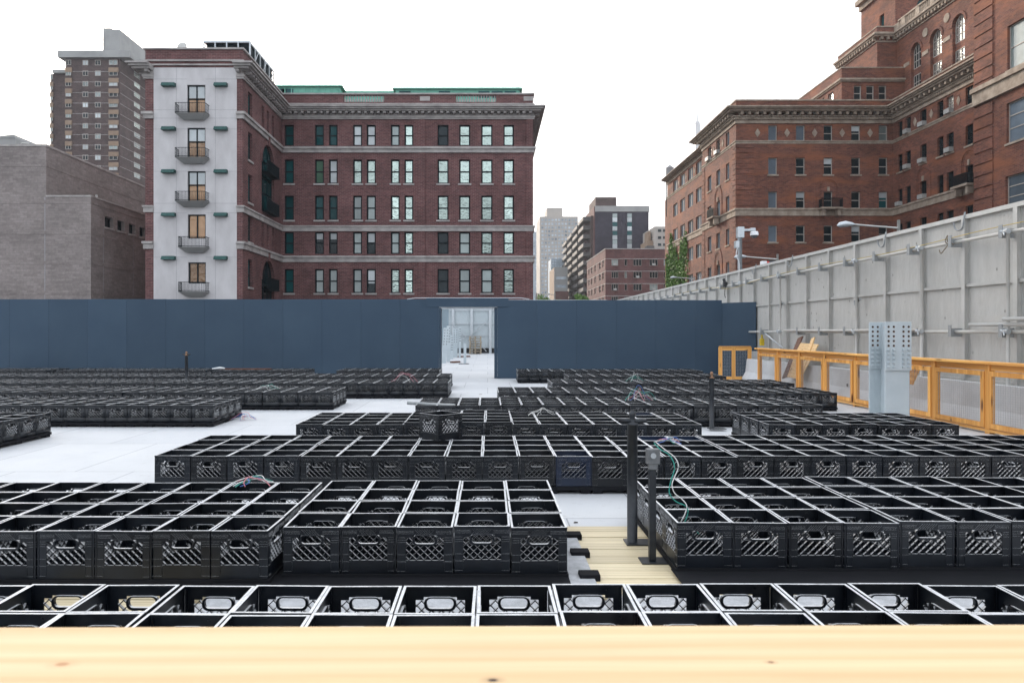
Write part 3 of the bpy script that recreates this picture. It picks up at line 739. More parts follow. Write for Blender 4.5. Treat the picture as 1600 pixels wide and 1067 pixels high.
# angled return panel at the right end
q = MB(); a = Vector((xr + .002, YW + .02, 0)); b_ = Vector((wx(1181, 21.9), 21.9, 0))
n_ = Vector((b_.y - a.y, -(b_.x - a.x), 0)).normalized() * -0.05
zt = wz(472.5, 22.2)
q.hexa([a, b_, b_ + n_, a + n_, a + Vector((0, 0, zt)), b_ + Vector((0, 0, zt)), b_ + n_ + Vector((0, 0, zt)), a + n_ + Vector((0, 0, zt))])
M['bluewall2'] = M['bluewall']; q.build('return_panel', M['bluewall'], t)

# ------------------------------------------------------------------ right fence of grey panels, ribs and pipes
XF = 8.18; ZF = wz(0, 1) * 0 + ZC + 0.2363 * XF
t = thing('site_fence', (XF, 20, 0), 'tall grey plywood-panel fence with steel ribs and pipe rails along the right side', 'fence')
q = MB(); q.box(XF, XF + 0.06, 1.0, 48.9, 0.0, ZF - 0.02); q.build('panel', M['fence_panel'], t)
q = MB(); q.box(XF - 0.07, XF + 0.08, 1.0, 48.9, ZF - 0.02, ZF + 0.05); q.build('top_rail', M['steel_grey'], t)
zm = ZC + 0.0965 * XF * 0.99
q = MB(); q.box(XF - 0.05, XF - 0.001, 1.0, 48.9, zm - 0.025, zm + 0.025); q.build('mid_rail', M['steel_grey'], t)
q = MB(); q.box(XF - 0.06, XF - 0.001, 1.0, 48.9, 0.62, 0.68); q.build('low_rail', M['steel_grey'], t)
y = yx(1595, XF); ys = [y - 1.22 * k for k in range(8, 0, -1)] + [y + 1.218 * k for k in range(31)]
for y in ys:
    q = MB(); q.box(XF - 0.085, XF - 0.002, y - 0.012, y + 0.012, 0, ZF - 0.021); q.box(XF - 0.09, XF - 0.0865, y - 0.045, y + 0.045, 0, ZF - 0.022)
    q.box(XF - 0.009, XF - 0.002, y - 0.045, y + 0.045, 0, ZF - 0.022); q.build('post', M['steel_grey'], t)
zp = ZC + 0.191 * 7.98
for (x, y0, y1, z) in ((7.98, 1, 47, zp), (7.98, 1, 47, 1.47), (7.90, yx(1225, 7.9), yx(1440, 7.9), 1.50), (7.92, yx(1515, 7.92), 2, 1.58), (7.86, yx(1568, 7.86), 2, 1.66)):
    q = MB(); q.tube([(x, y0, z), (x, (y0 + y1) / 2, z - 0.01), (x, y1, z)], 0.030, 10); q.build('pipe', M['steel_grey'], t, smooth=True)
for pxv in (1575, 1440, 1338, 1219, 1158):
    x = 8.0; y = yx(pxv, x - .06)
    q = MB(); q.tube([(x - .06, y, 0.1), (x - .06, y, zp + 0.05)], 0.026 if pxv != 1440 else 0.03, 10); q.build('upright_pipe', M['steel_grey'], t, smooth=True)
    for z in (zp, 1.47):
        q = MB(); q.tube([(x - .10, y - .07, z), (x - .10, y + .07, z + .01)], 0.042, 8); q.tube([(x - .13, y - .02, z - .06), (x - .13, y + .02, z + .06)], 0.012, 6); q.build('clamp', M['galv'], t, smooth=True)
for i, y in enumerate(ys):
    if y > 40: continue
    for z, en in ((zp, True), (1.47, i % 2 == 0 or y < 18)):
        if not en: continue
        q = MB(); q.box(XF - 0.30, XF - 0.088, y + 0.016, y + 0.024, z - 0.09, z + 0.055); q.box(XF - 0.312, XF - 0.300, y - 0.03, y + 0.05, z - 0.09, z + 0.11)
        q.build('bracket', M['bracket'], t)
q = MB(); q.tube(smooth_path([(7.93, 1, zp + .12), (7.93, 8, zp + .1), (7.93, 11.2, zp + .10), (7.93, 12.5, zp + .07), (7.9, 13.4, zp + .04), (7.93, 15, zp + .03), (7.92, 18, zp + .06), (7.93, 21, zp + .0), (7.90, 23.5, zp - .12), (7.93, 26, zp + .04), (7.93, 31, zp + .04)], 5), 0.008, 5); q.build('cord', M['cord_yel'], t)
for pxv in (1505, 1382, 1237, 1180):
    y = yx(pxv, XF - .1)
    q = MB(); q.tube(smooth_path([(XF - .07, y, ZF + .10), (XF - .09, y, ZF - .02), (XF - .10, y + .02, ZF - .16), (XF - .10, y + .12, ZF - .20), (XF - .10, y + .22, ZF - .15), (XF - .10, y + .25, ZF - .04)], 4), 0.014, 6); q.build('hook', M['bracket'], t, smooth=True)
for pxv, zc_ in ((1340, 2.12), (1221, 2.2)):   # spare couplers clipped half way up two ribs
    y = yx(pxv, 8.0); q = MB(); q.tube([(8.0, y - .10, zc_ + .05), (8.0, y + .10, zc_ - .03)], .028, 7); q.tube([(7.98, y - .02, zc_ - .09), (8.0, y + .03, zc_ + .10)], .02, 6); q.tube([(7.96, y + .05, zc_ - .08), (7.97, y + .07, zc_ + .02)], .014, 6); q.build('coupler', M['bracket'], t, smooth=True)
q = MB(); y = yx(1476, 7.93)                       # knotted tie-rope on the upper pipe
for k in range(3):
    a_ = k * .9; q.tube(smooth_path([(7.93, y + .05 * k - .25, zp - .05), (7.88, y + .05 * k - .2, zp + .02), (7.93, y + .05 * k - .18, zp + .08 + .05 * math.sin(a_)), (7.97, y + .05 * k - .12, zp + .01)], 4), .009, 5)
q.tube(smooth_path([(7.9, y - .2, zp), (7.86, y - .1, zp - .12), (7.88, y + .02, zp - .17), (7.9, y + .1, zp - .10)], 4), .009, 5)
q.build('tie_rope', M['rope'], t, smooth=True)
# diagonal prop behind the rail
q = MB(); q.tube([(8.0, yx(1195, 8.0), 1.42), (7.75, yx(1224, 7.75), 1.02)], 0.025, 8); q.build('prop', M['galv'], t, smooth=True)

q = MB(); q.box(7.98, 8.1, yx(1188, 8.0) - .06, yx(1188, 8.0) + .02, 1.06, 1.26); q.tube([(8.04, yx(1188, 8) - .02, 1.26), (8.04, yx(1188, 8) - .02, 1.38)], .03, 8)
o = q.build('warning_light', M['yellow'], bevel=0.01); tag(o, 'small yellow lamp hanging from the pipe at the corner of the blue wall', 'lamp')
yb = yx(1137, 8.0); q = MB(); q.box(7.86, 7.98, yb - .07, yb + .09, 2.95, 3.12); q.tube([(7.9, yb, 3.12), (7.88, yb + .03, 3.22)], .05, 8); q.tube([(7.92, yb, 2.95), (7.9, yb + .03, 2.72), (7.95, yb + .08, 2.6)], .012, 6)
o = q.build('floodlight', M['black'], bevel=0.01); tag(o, 'small black floodlight clamped on the fence pipe left of the camera pole', 'lamp')
q = MB(); yb = yx(1338, 8.0)

# barrier between rail and fence
t = thing('concrete_barrier', (7.8, 15, 0), 'white concrete barrier behind the wooden rail at the foot of the fence', 'barrier')
q = MB(); prof = [(7.56, 0.0), (7.56, 0.10), (7.66, 0.28), (7.70, 0.66), (7.88, 0.66), (7.92, 0.28), (8.02, 0.10), (8.02, 0.0)]
q.prism(prof, Face((0, 0, 0), (1, 0, 0), (0, 1, 0)), 1.0, 21.5); q.build('barrier_wall', M['barrier'], t)
for k in range(6):
    y_ = 3 + 3.1 * k; q = MB(); q.box(7.655, 7.70, y_ - .03, y_ + .03, 0.30, 0.36); q.build('lifting_eye', M['black'], t)

# ------------------------------------------------------------------ wooden mesh rail along the right
XR = 7.24; ZR = 1.035
t = thing('wooden_fence', (XR, 12, 0), 'waist-high orange cedar fence with wire-mesh panels running along the right', 'fence')
yend = yx(1186, XR)
ys = [yend - 0.05]
while ys[-1] > 1.5: ys.append(ys[-1] - 1.26)
q = MB(); q.box(XR - 0.11, XR + 0.10, ys[-1] - .05, yend + .05, ZR - 0.035, ZR); q.build('cap_board', M['cedar_y'], t, bevel=0.004)
q = MB(); q.box(XR - 0.02, XR + 0.02, ys[-1] - .05, yend, ZR - 0.127, ZR - 0.037); q.build('top_rail', M['cedar_y'], t)
q = MB(); q.box(XR - 0.05, XR + 0.05, ys[-1] - .05, yend, 0.03, 0.07); q.build('bottom_rail', M['cedar_y'], t)
for y in ys:
    q = MB(); q.box(XR - 0.045, XR + 0.045, y - 0.045, y + 0.045, 0.0, ZR - 0.037); q.build('post', M['cedar_z'], t, bevel=0.003)
def mesh_frame(mk, a, b_, par):
    q = MB(); e = 0.07
    mk(q, a, a + e, 0.085, ZR - 0.135); mk(q, b_ - e, b_, 0.085, ZR - 0.135); mk(q, a + e, b_ - e, 0.085, 0.155); mk(q, a + e, b_ - e, ZR - 0.205, ZR - 0.135)
    fr = q.build('mesh_frame', M['cedar_z'], par, bevel=0.002)
    return fr
for i in range(len(ys) - 1):
    a, b_ = ys[i + 1] + 0.047, ys[i] - 0.047
    fr = mesh_frame(lambda q, u0, u1, z0, z1: q.box(XR - 0.062, XR - 0.022, u0, u1, z0, z1), a, b_, t)
    q = MB(); n = 22; wr = 0.0014
    for k in range(n): u = a + .07 + (b_ - a - .14) * (k + .5) / n; q.box(XR - .042 - wr, XR - .042 + wr, u - wr, u + wr, .155, ZR - .205)
    for k in range(20): z = .155 + (ZR - .36) * (k + .5) / 20; q.box(XR - .045 - wr, XR - .045 + wr, a + .07, b_ - .07, z - wr, z + wr)
    q.build('wire_mesh', M['wire_mesh'], fr)
# short gate section across the gap
t = thing('wooden_gate', (wx(1149, 21.6), 21.6, 0), 'short cedar gate with two mesh lights standing before the blue wall corner', 'gate')
x0, x1 = wx(1125.5, 21.6), wx(1171, 21.6); xm = wx(1146, 21.6)
q = MB(); q.box(x0 - .03, x1 + .03, 21.55, 21.66, ZR - .035, ZR); q.build('cap_board', M['cedar_x'], t)
for a in (x0, xm, x1): q = MB(); q.box(a - .05, a + .05, 21.56, 21.63, 0, ZR - .037); q.build('post', M['cedar_z'], t)
for z0, z1 in ((0.04, 0.13), (ZR - .13, ZR - .04)): q = MB(); q.box(x0 + .051, xm - .051, 21.57, 21.61, z0, z1); q.box(xm + .051, x1 - .051, 21.57, 21.61, z0, z1); q.build('cross_rail', M['cedar_x'], t)
q = MB(); n = 18
for k in range(n): u = x0 + (x1 - x0) * (k + .5) / n; q.box(u - .0016, u + .0016, 21.59, 21.593, .13, ZR - .13)
for k in range(18): z = .13 + (ZR - .26) * (k + .5) / 18; q.box(x0, x1, 21.588, 21.5895, z - .0016, z + .0016)
q.build('wire_mesh', M['wire_mesh'], t)
# grey board filling beside the gate, leaning sheets
q = MB(); q.box(wx(1173, 21.9), wx(1187, 21.9), 21.8, 21.86, 0.0, 0.88); o = q.build('grey_board', M['barrier']); tag(o, 'narrow pale grey board between the cedar gate and the long cedar fence', 'board')
def lean(px0, py0, px1, py1, X0, X1, wd, th, mat, name, label):
    ya, yb_ = yx(px0, X0), yx(px1, X1); a = (X0, ya, ZC - (py0 - PY) * ya / F); b_ = (X1, yb_, ZC - (py1 - PY) * yb_ / F)
    q = MB(); q.beam(a, b_, th, wd, up=(0, 1, 0)); o = q.build(name, mat); tag(o, label, 'board', 'boards leaning behind the cedar fence')
lean(1237, 590, 1265, 537, 7.42, 7.85, 1.0, 0.02, M['ply'], 'plywood_sheet', 'wide pale plywood sheet leaning on the fence behind the cedar rail')
lean(1226, 590, 1251, 527, 7.40, 7.95, 0.22, 0.03, M['ply_dark'], 'brown_board', 'narrow red-brown board standing beside the leaning plywood sheet')
lean(1246, 600, 1271, 528, 7.35, 7.90, 0.14, 0.03, M['ply'], 'timber_stud', 'narrow pale stud leaning just right of the plywood sheet')
lean(1420, 600, 1434, 570, 7.35, 7.5, 0.22, 0.03, M['cedar_z'], 'timber_stud', 'short timber leaning behind the rail just right of the steel column')

# ------------------------------------------------------------------ steel column
def steel_column(xc, Y, top, w_, dep, label, bolts=True, lean_=0.0, group=None, plate_h=0.75):
    t = thing('steel_column', (xc, Y, 0), label, 'steel column', group)
    hw = w_ / 2; th = 0.028
    q = MB(); q.box(xc - hw, xc + hw, Y, Y + th, 0, top - 0.01); q.build('flange', M['col_steel'], t, bevel=0.003)
    q = MB(); q.box(xc - hw, xc + hw, Y + dep, Y + dep + th, 0, top - 0.02); q.build('flange', M['col_steel'], t, bevel=0.003)
    q = MB(); q.box(xc - .012, xc + .012, Y + th + .001, Y + dep - .001, 0, top - 0.03); q.build('web', M['col_steel'], t)
    if bolts:
        for yy, sgn in ((Y, -1), (Y + dep, -1)):
            q = MB(); q.box(xc - hw - .012, xc + hw + .012, yy - 0.031, yy - 0.001, top - plate_h, top); q.build('splice_plate', M['col_steel'], t, bevel=0.003)
            rb = MB()
            for u in (-.155, -.075, .075, .155):
                for k in range(5):
                    z = top - 0.075 - 0.073 * k
                    hb = MB(); hb.tube([(xc + u, yy - .0315, z), (xc + u, yy - .0335, z)], 0.014, 10); hb.build('bolt_hole', M['black'], t)
                    rb.tube([(xc + u + .002, yy - .0312, z - .003), (xc + u + .002, yy - .0325, z - .003)], 0.0185, 10)
                for k in range(5):
                    z = top - 0.43 - 0.066 * k
                    nt_ = MB(); nt_.tube([(xc + u, yy - .031, z), (xc + u, yy - .052, z)], 0.022, 6); nt_.tube([(xc + u, yy - .052, z), (xc + u, yy - .066, z)], 0.011, 8); nt_.build('bolt', M['col_steel'], t)
            rb.build('rust_stain', M['rust'], t)
        q = MB(); q.box(xc + hw + .0005, xc + hw + .004, Y + .002, Y + .026, .05, top - plate_h - .02); q.build('rust_edge', M['rust'], t)
        q = MB(); q.box(xc - hw + .02, xc + .1, Y + .05, Y + .07, top - .10, top - .075); q.build('timber_spacer', M['cedar_x'], t)
    q = MB(); q.box(xc - hw - .1, xc + hw + .1, Y - .1, Y + dep + .12, 0.004, 0.03); q.build('base_plate', M['col_steel'], t)
    return t
steel_column(6.345, 11.2, ZC + 15.2 * 11.2 / F, 0.38, 0.46, 'large pale grey steel H-column stub with bolted plates beside the cedar fence')
o = None
q = MB(); q.box(6.16, 6.53, 11.19 + .03, 11.6, ZC + 4 * 11.2 / F * 0 + 1.49, 1.505); 

# ------------------------------------------------------------------ camera pole, street lamps, beacon
t = thing('camera_pole', (8.5, yx(1156, 8.5), -4), 'galvanised pole with a dome security camera above the grey fence', 'camera pole')
Yp = yx(1156, 8.5); Xp = 8.5
def zz(py): return wz(py, Yp)
q = MB(); q.tube([(Xp, Yp, -4), (Xp, Yp, zz(356))], 0.075, 10); q.build('pole', M['galv'], t, smooth=True)
q = MB(); q.box(Xp - .10, Xp + .12, Yp - .1, Yp + .1, zz(372), zz(355)); q.box(Xp + .12, wx(1180, Yp), Yp - .04, Yp + .04, zz(361.5), zz(358)); q.box(wx(1172, Yp), wx(1180, Yp), Yp - .05, Yp + .05, zz(361), zz(356.5)); q.build('arm', M['galv'], t, bevel=0.01)
cx_ = wx(1178.5, Yp)
q = MB(); prof = [(361.5, .05), (362, .12), (365, .14), (368, .14)]; q.tube([(cx_, Yp, zz(a)) for a, _ in prof], [r for _, r in prof], 14); hd = q.build('camera_housing', M['white'], t, smooth=True)
q = MB(); prof = [(368, .125), (370, .11), (371.6, .07), (372.4, .01)]; q.tube([(cx_, Yp, zz(a)) for a, _ in prof], [r for _, r in prof], 14); q.build('dome', M['boxgrey'], hd, smooth=True)
q = MB(); q.box(wx(1148, Yp), wx(1154, Yp), Yp - .1, Yp + .08, zz(388), zz(377)); q.build('equipment_box', M['galv'], t, bevel=0.01)
q = MB(); q.tube(smooth_path([(Xp - .12, Yp - .1, zz(388)), (Xp - .16, Yp - .1, zz(400)), (Xp - .06, Yp - .1, zz(412)), (Xp - .09, Yp - .1, zz(440)), (Xp - .3, Yp - .3, zz(455)), (Xp + .2, Yp - .4, zz(460))], 4), 0.014, 5); q.build('cable', M['white'], t)
def arm_lamp(px_head, px_pole, py, Yl, label, pyt):
    t = thing('street_lamp', (wx(px_pole, Yl), Yl, -4), label, 'street lamp', 'cobra-head street lamps beyond the fence')
    xp, xh = wx(px_pole, Yl), wx(px_head, Yl); z = wz(py, Yl)
    q = MB(); q.tube([(xp, Yl, -4), (xp, Yl, wz(pyt, Yl))], [0.10, 0.06], 10); q.build('pole', M['steel_grey'], t, smooth=True)
    q = MB(); q.tube(smooth_path([(xp, Yl, z - .12), (xp + (xh - xp) * .5, Yl, z - .02), (xp + (xh - xp) * .72, Yl, z + .03)], 5), 0.04, 8); q.build('arm', M['steel_grey'], t, smooth=True)
    q = MB(); xs = xp + (xh - xp) * .72; L = xh - xs
    q.tube([(xs, Yl, z + .03), (xs + L * .15, Yl, z + .04), (xs + L * .5, Yl, z + .05), (xs + L * .85, Yl, z + .01), (xh, Yl, z - .02)], [.04, .08, .13, .11, .03], 10); q.build('lamp_head', M['galv'], t, smooth=True)
arm_lamp(1308, 1404, 352, 30, 'long-arm street lamp whose grey head reaches left above the fence top', 344)
arm_lamp(1147, 1215, 402, 42, 'street lamp with horizontal arm behind the dome camera pole', 397)
arm_lamp(1047, 1085, 434, 75, 'small street lamp arm in front of the ivy-covered brick corner', 432)
arm_lamp(856, 868, 460, 95, 'tiny curved street lamp before the distant trees, the right one', 459)
arm_lamp(842, 838.5, 459, 95, 'tiny street lamp at the corner of the left brick building', 458)
Yb = yx(1196, 8.4); t = thing('beacon', (8.4, Yb, ZF), 'small white and red signal light on top of the grey fence', 'signal light')
q = MB(); q.box(8.26, 8.42, Yb - .08, Yb + .08, ZF + .051, ZF + .19); q.build('housing', M['white'], t, bevel=0.02)
q = MB(); q.box(8.425, 8.50, Yb - .07, Yb + .07, ZF + .07, ZF + .18); q.build('lens', M['red'], t, bevel=0.02)
#PART2
# ================================================================== BUILDINGS
def window(par, Fc, u0, u1, z0, z1, g='dark', fr='frame_dark', rec=0.22, rails=(0.5,), muls=(), sill=None, w_=0.07, arch=False, blind=0.0, label=None):
    """one window: frame with meeting rails (part), its pane and sill (sub-parts)"""
    q = MB(); d0, d1 = -rec - 0.05, -rec
    H, W = z1 - z0, u1 - u0
    if arch:
        r = W / 2; zc = z1 - r
        def arc(rad, k): a = math.pi * k / 12; return (u0 + W / 2 + rad * math.cos(a), zc + rad * math.sin(a))
        for k in range(12): q.prism([arc(r, k), arc(r, k + 1), arc(r - w_, k + 1), arc(r - w_, k)], Fc, d0, d1)
        q.fbox(Fc, u0, u0 + w_, z0, zc, d0, d1); q.fbox(Fc, u1 - w_, u1, z0, zc, d0, d1); q.fbox(Fc, u0 + w_, u1 - w_, z0, z0 + w_, d0, d1)
    else:
        q.fbox(Fc, u0, u0 + w_, z0, z1, d0, d1); q.fbox(Fc, u1 - w_, u1, z0, z1, d0, d1)
        q.fbox(Fc, u0 + w_, u1 - w_, z0, z0 + w_, d0, d1); q.fbox(Fc, u0 + w_, u1 - w_, z1 - w_, z1, d0, d1)
    for r_ in rails: q.fbox(Fc, u0 + w_, u1 - w_, z0 + H * r_ - w_ / 2, z0 + H * r_ + w_ / 2, d0 - .0, d1 - .004)
    for m_ in muls: q.fbox(Fc, u0 + W * m_ - w_ / 2, u0 + W * m_ + w_ / 2, z0 + w_, z1 - w_, d0, d1 + .004)
    f = q.build('window', M[fr], par)
    if label: f['label'] = label
    q = MB()
    if arch:
        pts = [(u0, z0), (u1, z0)] + [(u0 + W / 2 + W / 2 * math.cos(math.pi * k / 12), z1 - W / 2 + W / 2 * math.sin(math.pi * k / 12)) for k in range(13)]
        q.quad(*[Fc.P(u, z, d0 - .003) for u, z in pts])
    else:
        q.quad(Fc.P(u0, z0, d0 - .003), Fc.P(u1, z0, d0 - .003), Fc.P(u1, z1, d0 - .003), Fc.P(u0, z1, d0 - .003))
    q.build('pane', G[g], f)
    if blind > 0:
        q = MB(); q.quad(Fc.P(u0 + w_, z1 - w_ - (H - 2 * w_) * blind, d0 + .012), Fc.P(u1 - w_, z1 - w_ - (H - 2 * w_) * blind, d0 + .012), Fc.P(u1 - w_, z1 - w_, d0 + .012), Fc.P(u0 + w_, z1 - w_, d0 + .012)); q.build('blind', G['blind'], f)
    if sill:
        q = MB(); q.fbox(Fc, u0 - .12, u1 + .12, z0 - .16, z0, -.02, .10); q.build('sill', M[sill], f)
    return f
def arch_fill(q, Fc, u0, u1, z1, depth=0.3, n=12):
    """fills the two corners above a round arch inside a rectangular opening whose top is z1"""
    W = u1 - u0; r = W / 2; cx_, cz_ = u0 + r, z1 - r
    for sg in (1, -1):
        arc = [(cx_ + sg * r * math.cos(math.pi / 2 * k / n), cz_ + r * math.sin(math.pi / 2 * k / n)) for k in range(n + 1)]
        c = (cx_ + sg * r, z1)
        for k in range(n): q.quad(Fc.P(*c), Fc.P(*arc[k]), Fc.P(*arc[k + 1])); q.quad(Fc.P(*arc[k]), Fc.P(*arc[k + 1]), Fc.P(*arc[k + 1], -depth), Fc.P(*arc[k], -depth))
def arch_ring(q, Fc, u0, u1, z1, th=0.35, d=0.08, n=14, zlow=None):
    W = u1 - u0; r = W / 2; cx_, cz_ = u0 + r, z1 - r
    pt = lambda rad, k: (cx_ + rad * math.cos(math.pi * k / n), cz_ + rad * math.sin(math.pi * k / n))
    for k in range(n): q.prism([pt(r, k), pt(r + th, k), pt(r + th, k + 1), pt(r, k + 1)], Fc, -.04, d)
    if zlow is not None:
        for sg in (-1, 1): q.fbox(Fc, cx_ + sg * r, cx_ + sg * (r + th), zlow, cz_, -.04, d)

# ------------------------------------------------------------------ left: long brick building with pale end wall
Y1, YW1, XS = 72.0, 60.5, -20.5
b1t = thing('brick_building', (-12, 66, -4), 'six-storey purple-red brick building with a pale stucco end wall and stone bands', 'building')
ZT1 = wz(148, Y1); XE = wx(833, Y1); XL = wx(227, YW1); XWa, XWb = wx(240, YW1), wx(370, YW1)
fm = FY(Y1)
cols = [(441.6 + 3, 459)] + [(492, 506), (514, 527.4), (551.6, 565.5), (573, 587), (610.7, 624.3), (632, 645.6), (683.7, 700.8), (717.5, 734.6), (752, 769.5), (786.6, 803)]
rows = [(195.4, 228), (249.5, 287), (305.8, 344), (362.7, 397), (420.4, 458)]
ops = []
for r in rows:
    for c in cols: ops.append((wx(c[0], Y1), wx(c[1], Y1), wz(r[1], Y1), wz(r[0], Y1)))
balu = [(wx(537, Y1), wx(600, Y1)), (wx(712.5, Y1), wx(775, Y1))]
bz0, bz1 = wz(159.5, Y1), wz(149.5, Y1)
q = MB(); facade(q, fm, XS, XE, -4, ZT1, ops + [(a, b_, bz0, bz1) for a, b_ in balu], 0.3)
# body behind, pilaster strips
q.box(XL + .01, XE - .01, Y1 + .36, Y1 + 20, -4, wz(172, Y1))
q.fbox(fm, wx(655, Y1), wx(664.5, Y1), -4, wz(187, Y1), -.02, .10); q.fbox(fm, wx(822, Y1), XE - .003, -4, wz(187, Y1), -.02, .10)
q.fbox(fm, XS + .3, wx(482, Y1), -4, wz(187, Y1), -.3, -.02) if False else None
wall1 = q.build('wall', M['brick_purple'], b1t)
q = MB()
for a, b_ in balu:
    n = 15
    for i in range(n):
        u = a + (b_ - a) * (i + .5) / n; r0 = .10
        q.tube([(u, Y1 + .15, bz0 - .02), (u, Y1 + .15, bz0 + (bz1 - bz0) * .3), (u, Y1 + .15, bz0 + (bz1 - bz0) * .6), (u, Y1 + .15, bz1 + .02)], [.10, .12, .05, .10], 6)
q.build('balustrade', M['stone'], b1t, smooth=True)
kinds = [['teal', 'teal', 'teal', 'blind', 'blind', 'pale', 'sky', 'dark', 'sky', 'sky', 'sky'],
         ['teal', 'green', 'blind', 'sky', 'sky', 'sky', 'sky', 'sky', 'sky', 'sky', 'sky'],
         ['teal', 'teal', 'teal', 'pale', 'pale', 'sky', 'sky', 'sky', 'sky', 'sky', 'sky'],
         ['teal', 'dark', 'dark', 'pale', 'dark', 'pale', 'sky', 'dark', 'pale', 'sky', 'sky'],
         ['teal', 'pale', 'pale', 'pale', 'dark', 'sky', 'sky', 'dark', 'pale', 'pale', 'sky']]
for i, r in enumerate(rows):
    for j, c in enumerate(cols):
        k = kinds[i][j]; bl = 0
        if k == 'dark' and j != 7 and j > 0: bl = rnd.choice((.3, .45, .6))
        if k == 'teal' and j == 0: bl = 0
        window(b1t, fm, wx(c[0], Y1), wx(c[1], Y1), wz(r[1], Y1), wz(r[0], Y1), k, 'frame_dark', .18, sill=None if i in (0, 3) else 'stone', blind=bl, w_=.13)
# stone bands running round the wing, the recess and the long front
pb = [(XL, YW1 + 6), (XL, YW1), (XWa - .004, YW1)]
pm = [(XWb, YW1), (XS, YW1), (XS, Y1), (XE, Y1), (XE, Y1 + 20)]
q = MB()
def band(py0, py1, pr):
    z1_, z0_ = wz(py0, Y1), wz(py1, Y1)
    for p_ in (pb, pm): strip(q, p_, z0_, z1_, pr)
band(230, 233.5, .26); band(233.6, 239, .14); band(352.8, 355, .20); band(355.1, 361.6, .12); band(399.8, 403, .22); band(403.1, 409.7, .13)
q.build('stone_band', M['stone'], b1t)
q = MB()
for (a, b_, pr) in ((169.4, 171.6, 1.15), (171.7, 174.2, .98), (174.3, 176.5, .78), (181.5, 184.8, .20), (184.9, 187, .14), (176.6, 181.4, .10)): band(a, b_, pr)
for p_ in (pb, pm): dentils(q, p_, wz(179.6, Y1), wz(176.7, Y1), .09, .66, .28, .62)
q.build('cornice', M['stone'], b1t)
full = [(XL, YW1 + 8), (XL, YW1), (XS, YW1), (XS, Y1), (XE, Y1), (XE, Y1 + 20)]
q = MB(); strip(q, full, ZT1 - .02, ZT1 + .12, .14, .35)
for a, b_ in ((162.0, 163.8), (167.6, 169.3)): strip(q, full, wz(b_, Y1), wz(a, Y1), .13)
for u in (wx(664, Y1), wx(826, Y1)): q.fbox(fm, u - .5, u + .5, wz(158, Y1), wz(151, Y1), -.02, .05)
q.build('coping', M['stone'], b1t)
# pale end wall of the wing
fw = FY(YW1)
wins = [(292.4, 320.7, 133, 182), (292.6, 320.9, 200, 249), (293, 321.2, 267.6, 316.5), (293.3, 321.4, 335.3, 373), (294, 321.6, 410, 443)]
ops = [(wx(a, YW1), wx(b_, YW1), wz(d, YW1), wz(c, YW1)) for a, b_, c, d in wins]
zcap = wz(106, YW1)
q = MB(); facade(q, fw, XWa, XWb, -4, zcap, ops, .3); q.build('stucco_wall', M['stucco'], b1t)
q = MB()
for px in (275.5, 336.5): q.fbox(fw, wx(px, YW1) - .015, wx(px, YW1) + .015, -4, zcap, -.01, .004)
for py in (124, 172, 185, 202, 268, 318, 333, 402): 
    a0, a1 = wx(292, YW1), wx(321, YW1)
    q.fbox(fw, XWa, a0 - .02, wz(py, YW1) - .013, wz(py, YW1) + .013, -.01, .006); q.fbox(fw, a1 + .02, XWb, wz(py, YW1) - .013, wz(py, YW1) + .013, -.01, .006)
q.build('stucco_joint', M['groove'], b1t)
q = MB(); facade(q, fw, XL, XWa - .003, -4, zcap, [], .3); facade(q, fw, XWb + .003, XS, -4, zcap, [], .3)
facade(q, fw, XL, XS, zcap, ZT1, [], .3)
# recess side wall, faces +x
fs = FXp(XS)
def ys_(a, b_): return (yx(a, XS), yx(b_, XS))
sy = [ys_(391.5, 398.5)]
side = []
for r in ((195.4, 228), (249.5, 287), (305.8, 344), (362.7, 397), (420.4, 458)):
    side.append((61.9, 63.0, wz(r[1], Y1), wz(r[0], Y1)))
trip = [(u, u + .75, wz(r[1], Y1), wz(r[0], Y1)) for r in ((195.4, 228), (362.7, 397)) for u in (65.6, 67.1, 68.7)]
A0, A1 = 65.6, 69.4
big = [(A0, A1, wz(345, Y1), wz(246, Y1)), (A0, A1, -1, wz(414, Y1))]
facade(q, fs, YW1, Y1 - .001, -4, ZT1, side + trip + big, .3)
for b_ in big: arch_fill(q, fs, b_[0], b_[1], b_[3])
q.box(XL + .01, XS - .36, YW1 + .36, Y1 + 19, -4, ZT1 - .6)
q.fbox(FXn(XL), YW1 + .001, Y1 + 19, -4, ZT1, -.3, 0)
q.fbox(FXp(XE), Y1 + .001, Y1 + 19.9, -4, ZT1, -.3, 0)
q.build('wing_wall', M['brick_purple'], b1t)
q = MB()
for b_ in big:
    arch_ring(q, fs, b_[0], b_[1], b_[3], .40, .06)
    q.fbox(fs, (A0 + A1) / 2 - .25, (A0 + A1) / 2 + .25, b_[3] - .1, b_[3] + .95, -.02, .16)
q.build('arch_surround', M['brick_purple'], b1t)
for s_ in side: window(b1t, fs, *s_, 'teal', sill='stone')
for s_ in trip: window(b1t, fs, *s_, 'dark')
window(b1t, fs, *big[0], 'teal', rec=.24, rails=(.28, .5, .74), muls=(.33, .66), arch=True, w_=.12)
window(b1t, fs, *big[1], 'dark', rec=.24, rails=(.5, .74), muls=(.33, .66), arch=True, w_=.12)
for zt_ in (wz(287, Y1), wz(343, Y1), wz(455, Y1)):
    q = MB(); q.fbox(fs, A0 + .05, A1 - .05, zt_ - .2, zt_ - .1, -.18, .55)
    for k in range(26): u = A0 + .1 + (A1 - A0 - .2) * k / 25; q.fbox(fs, u - .02, u + .02, zt_ - .1, zt_ + .85, .5, .53)
    q.fbox(fs, A0 + .05, A1 - .05, zt_ + .85, zt_ + .92, .48, .55); q.build('side_balcony', M['frame_dark'], b1t)
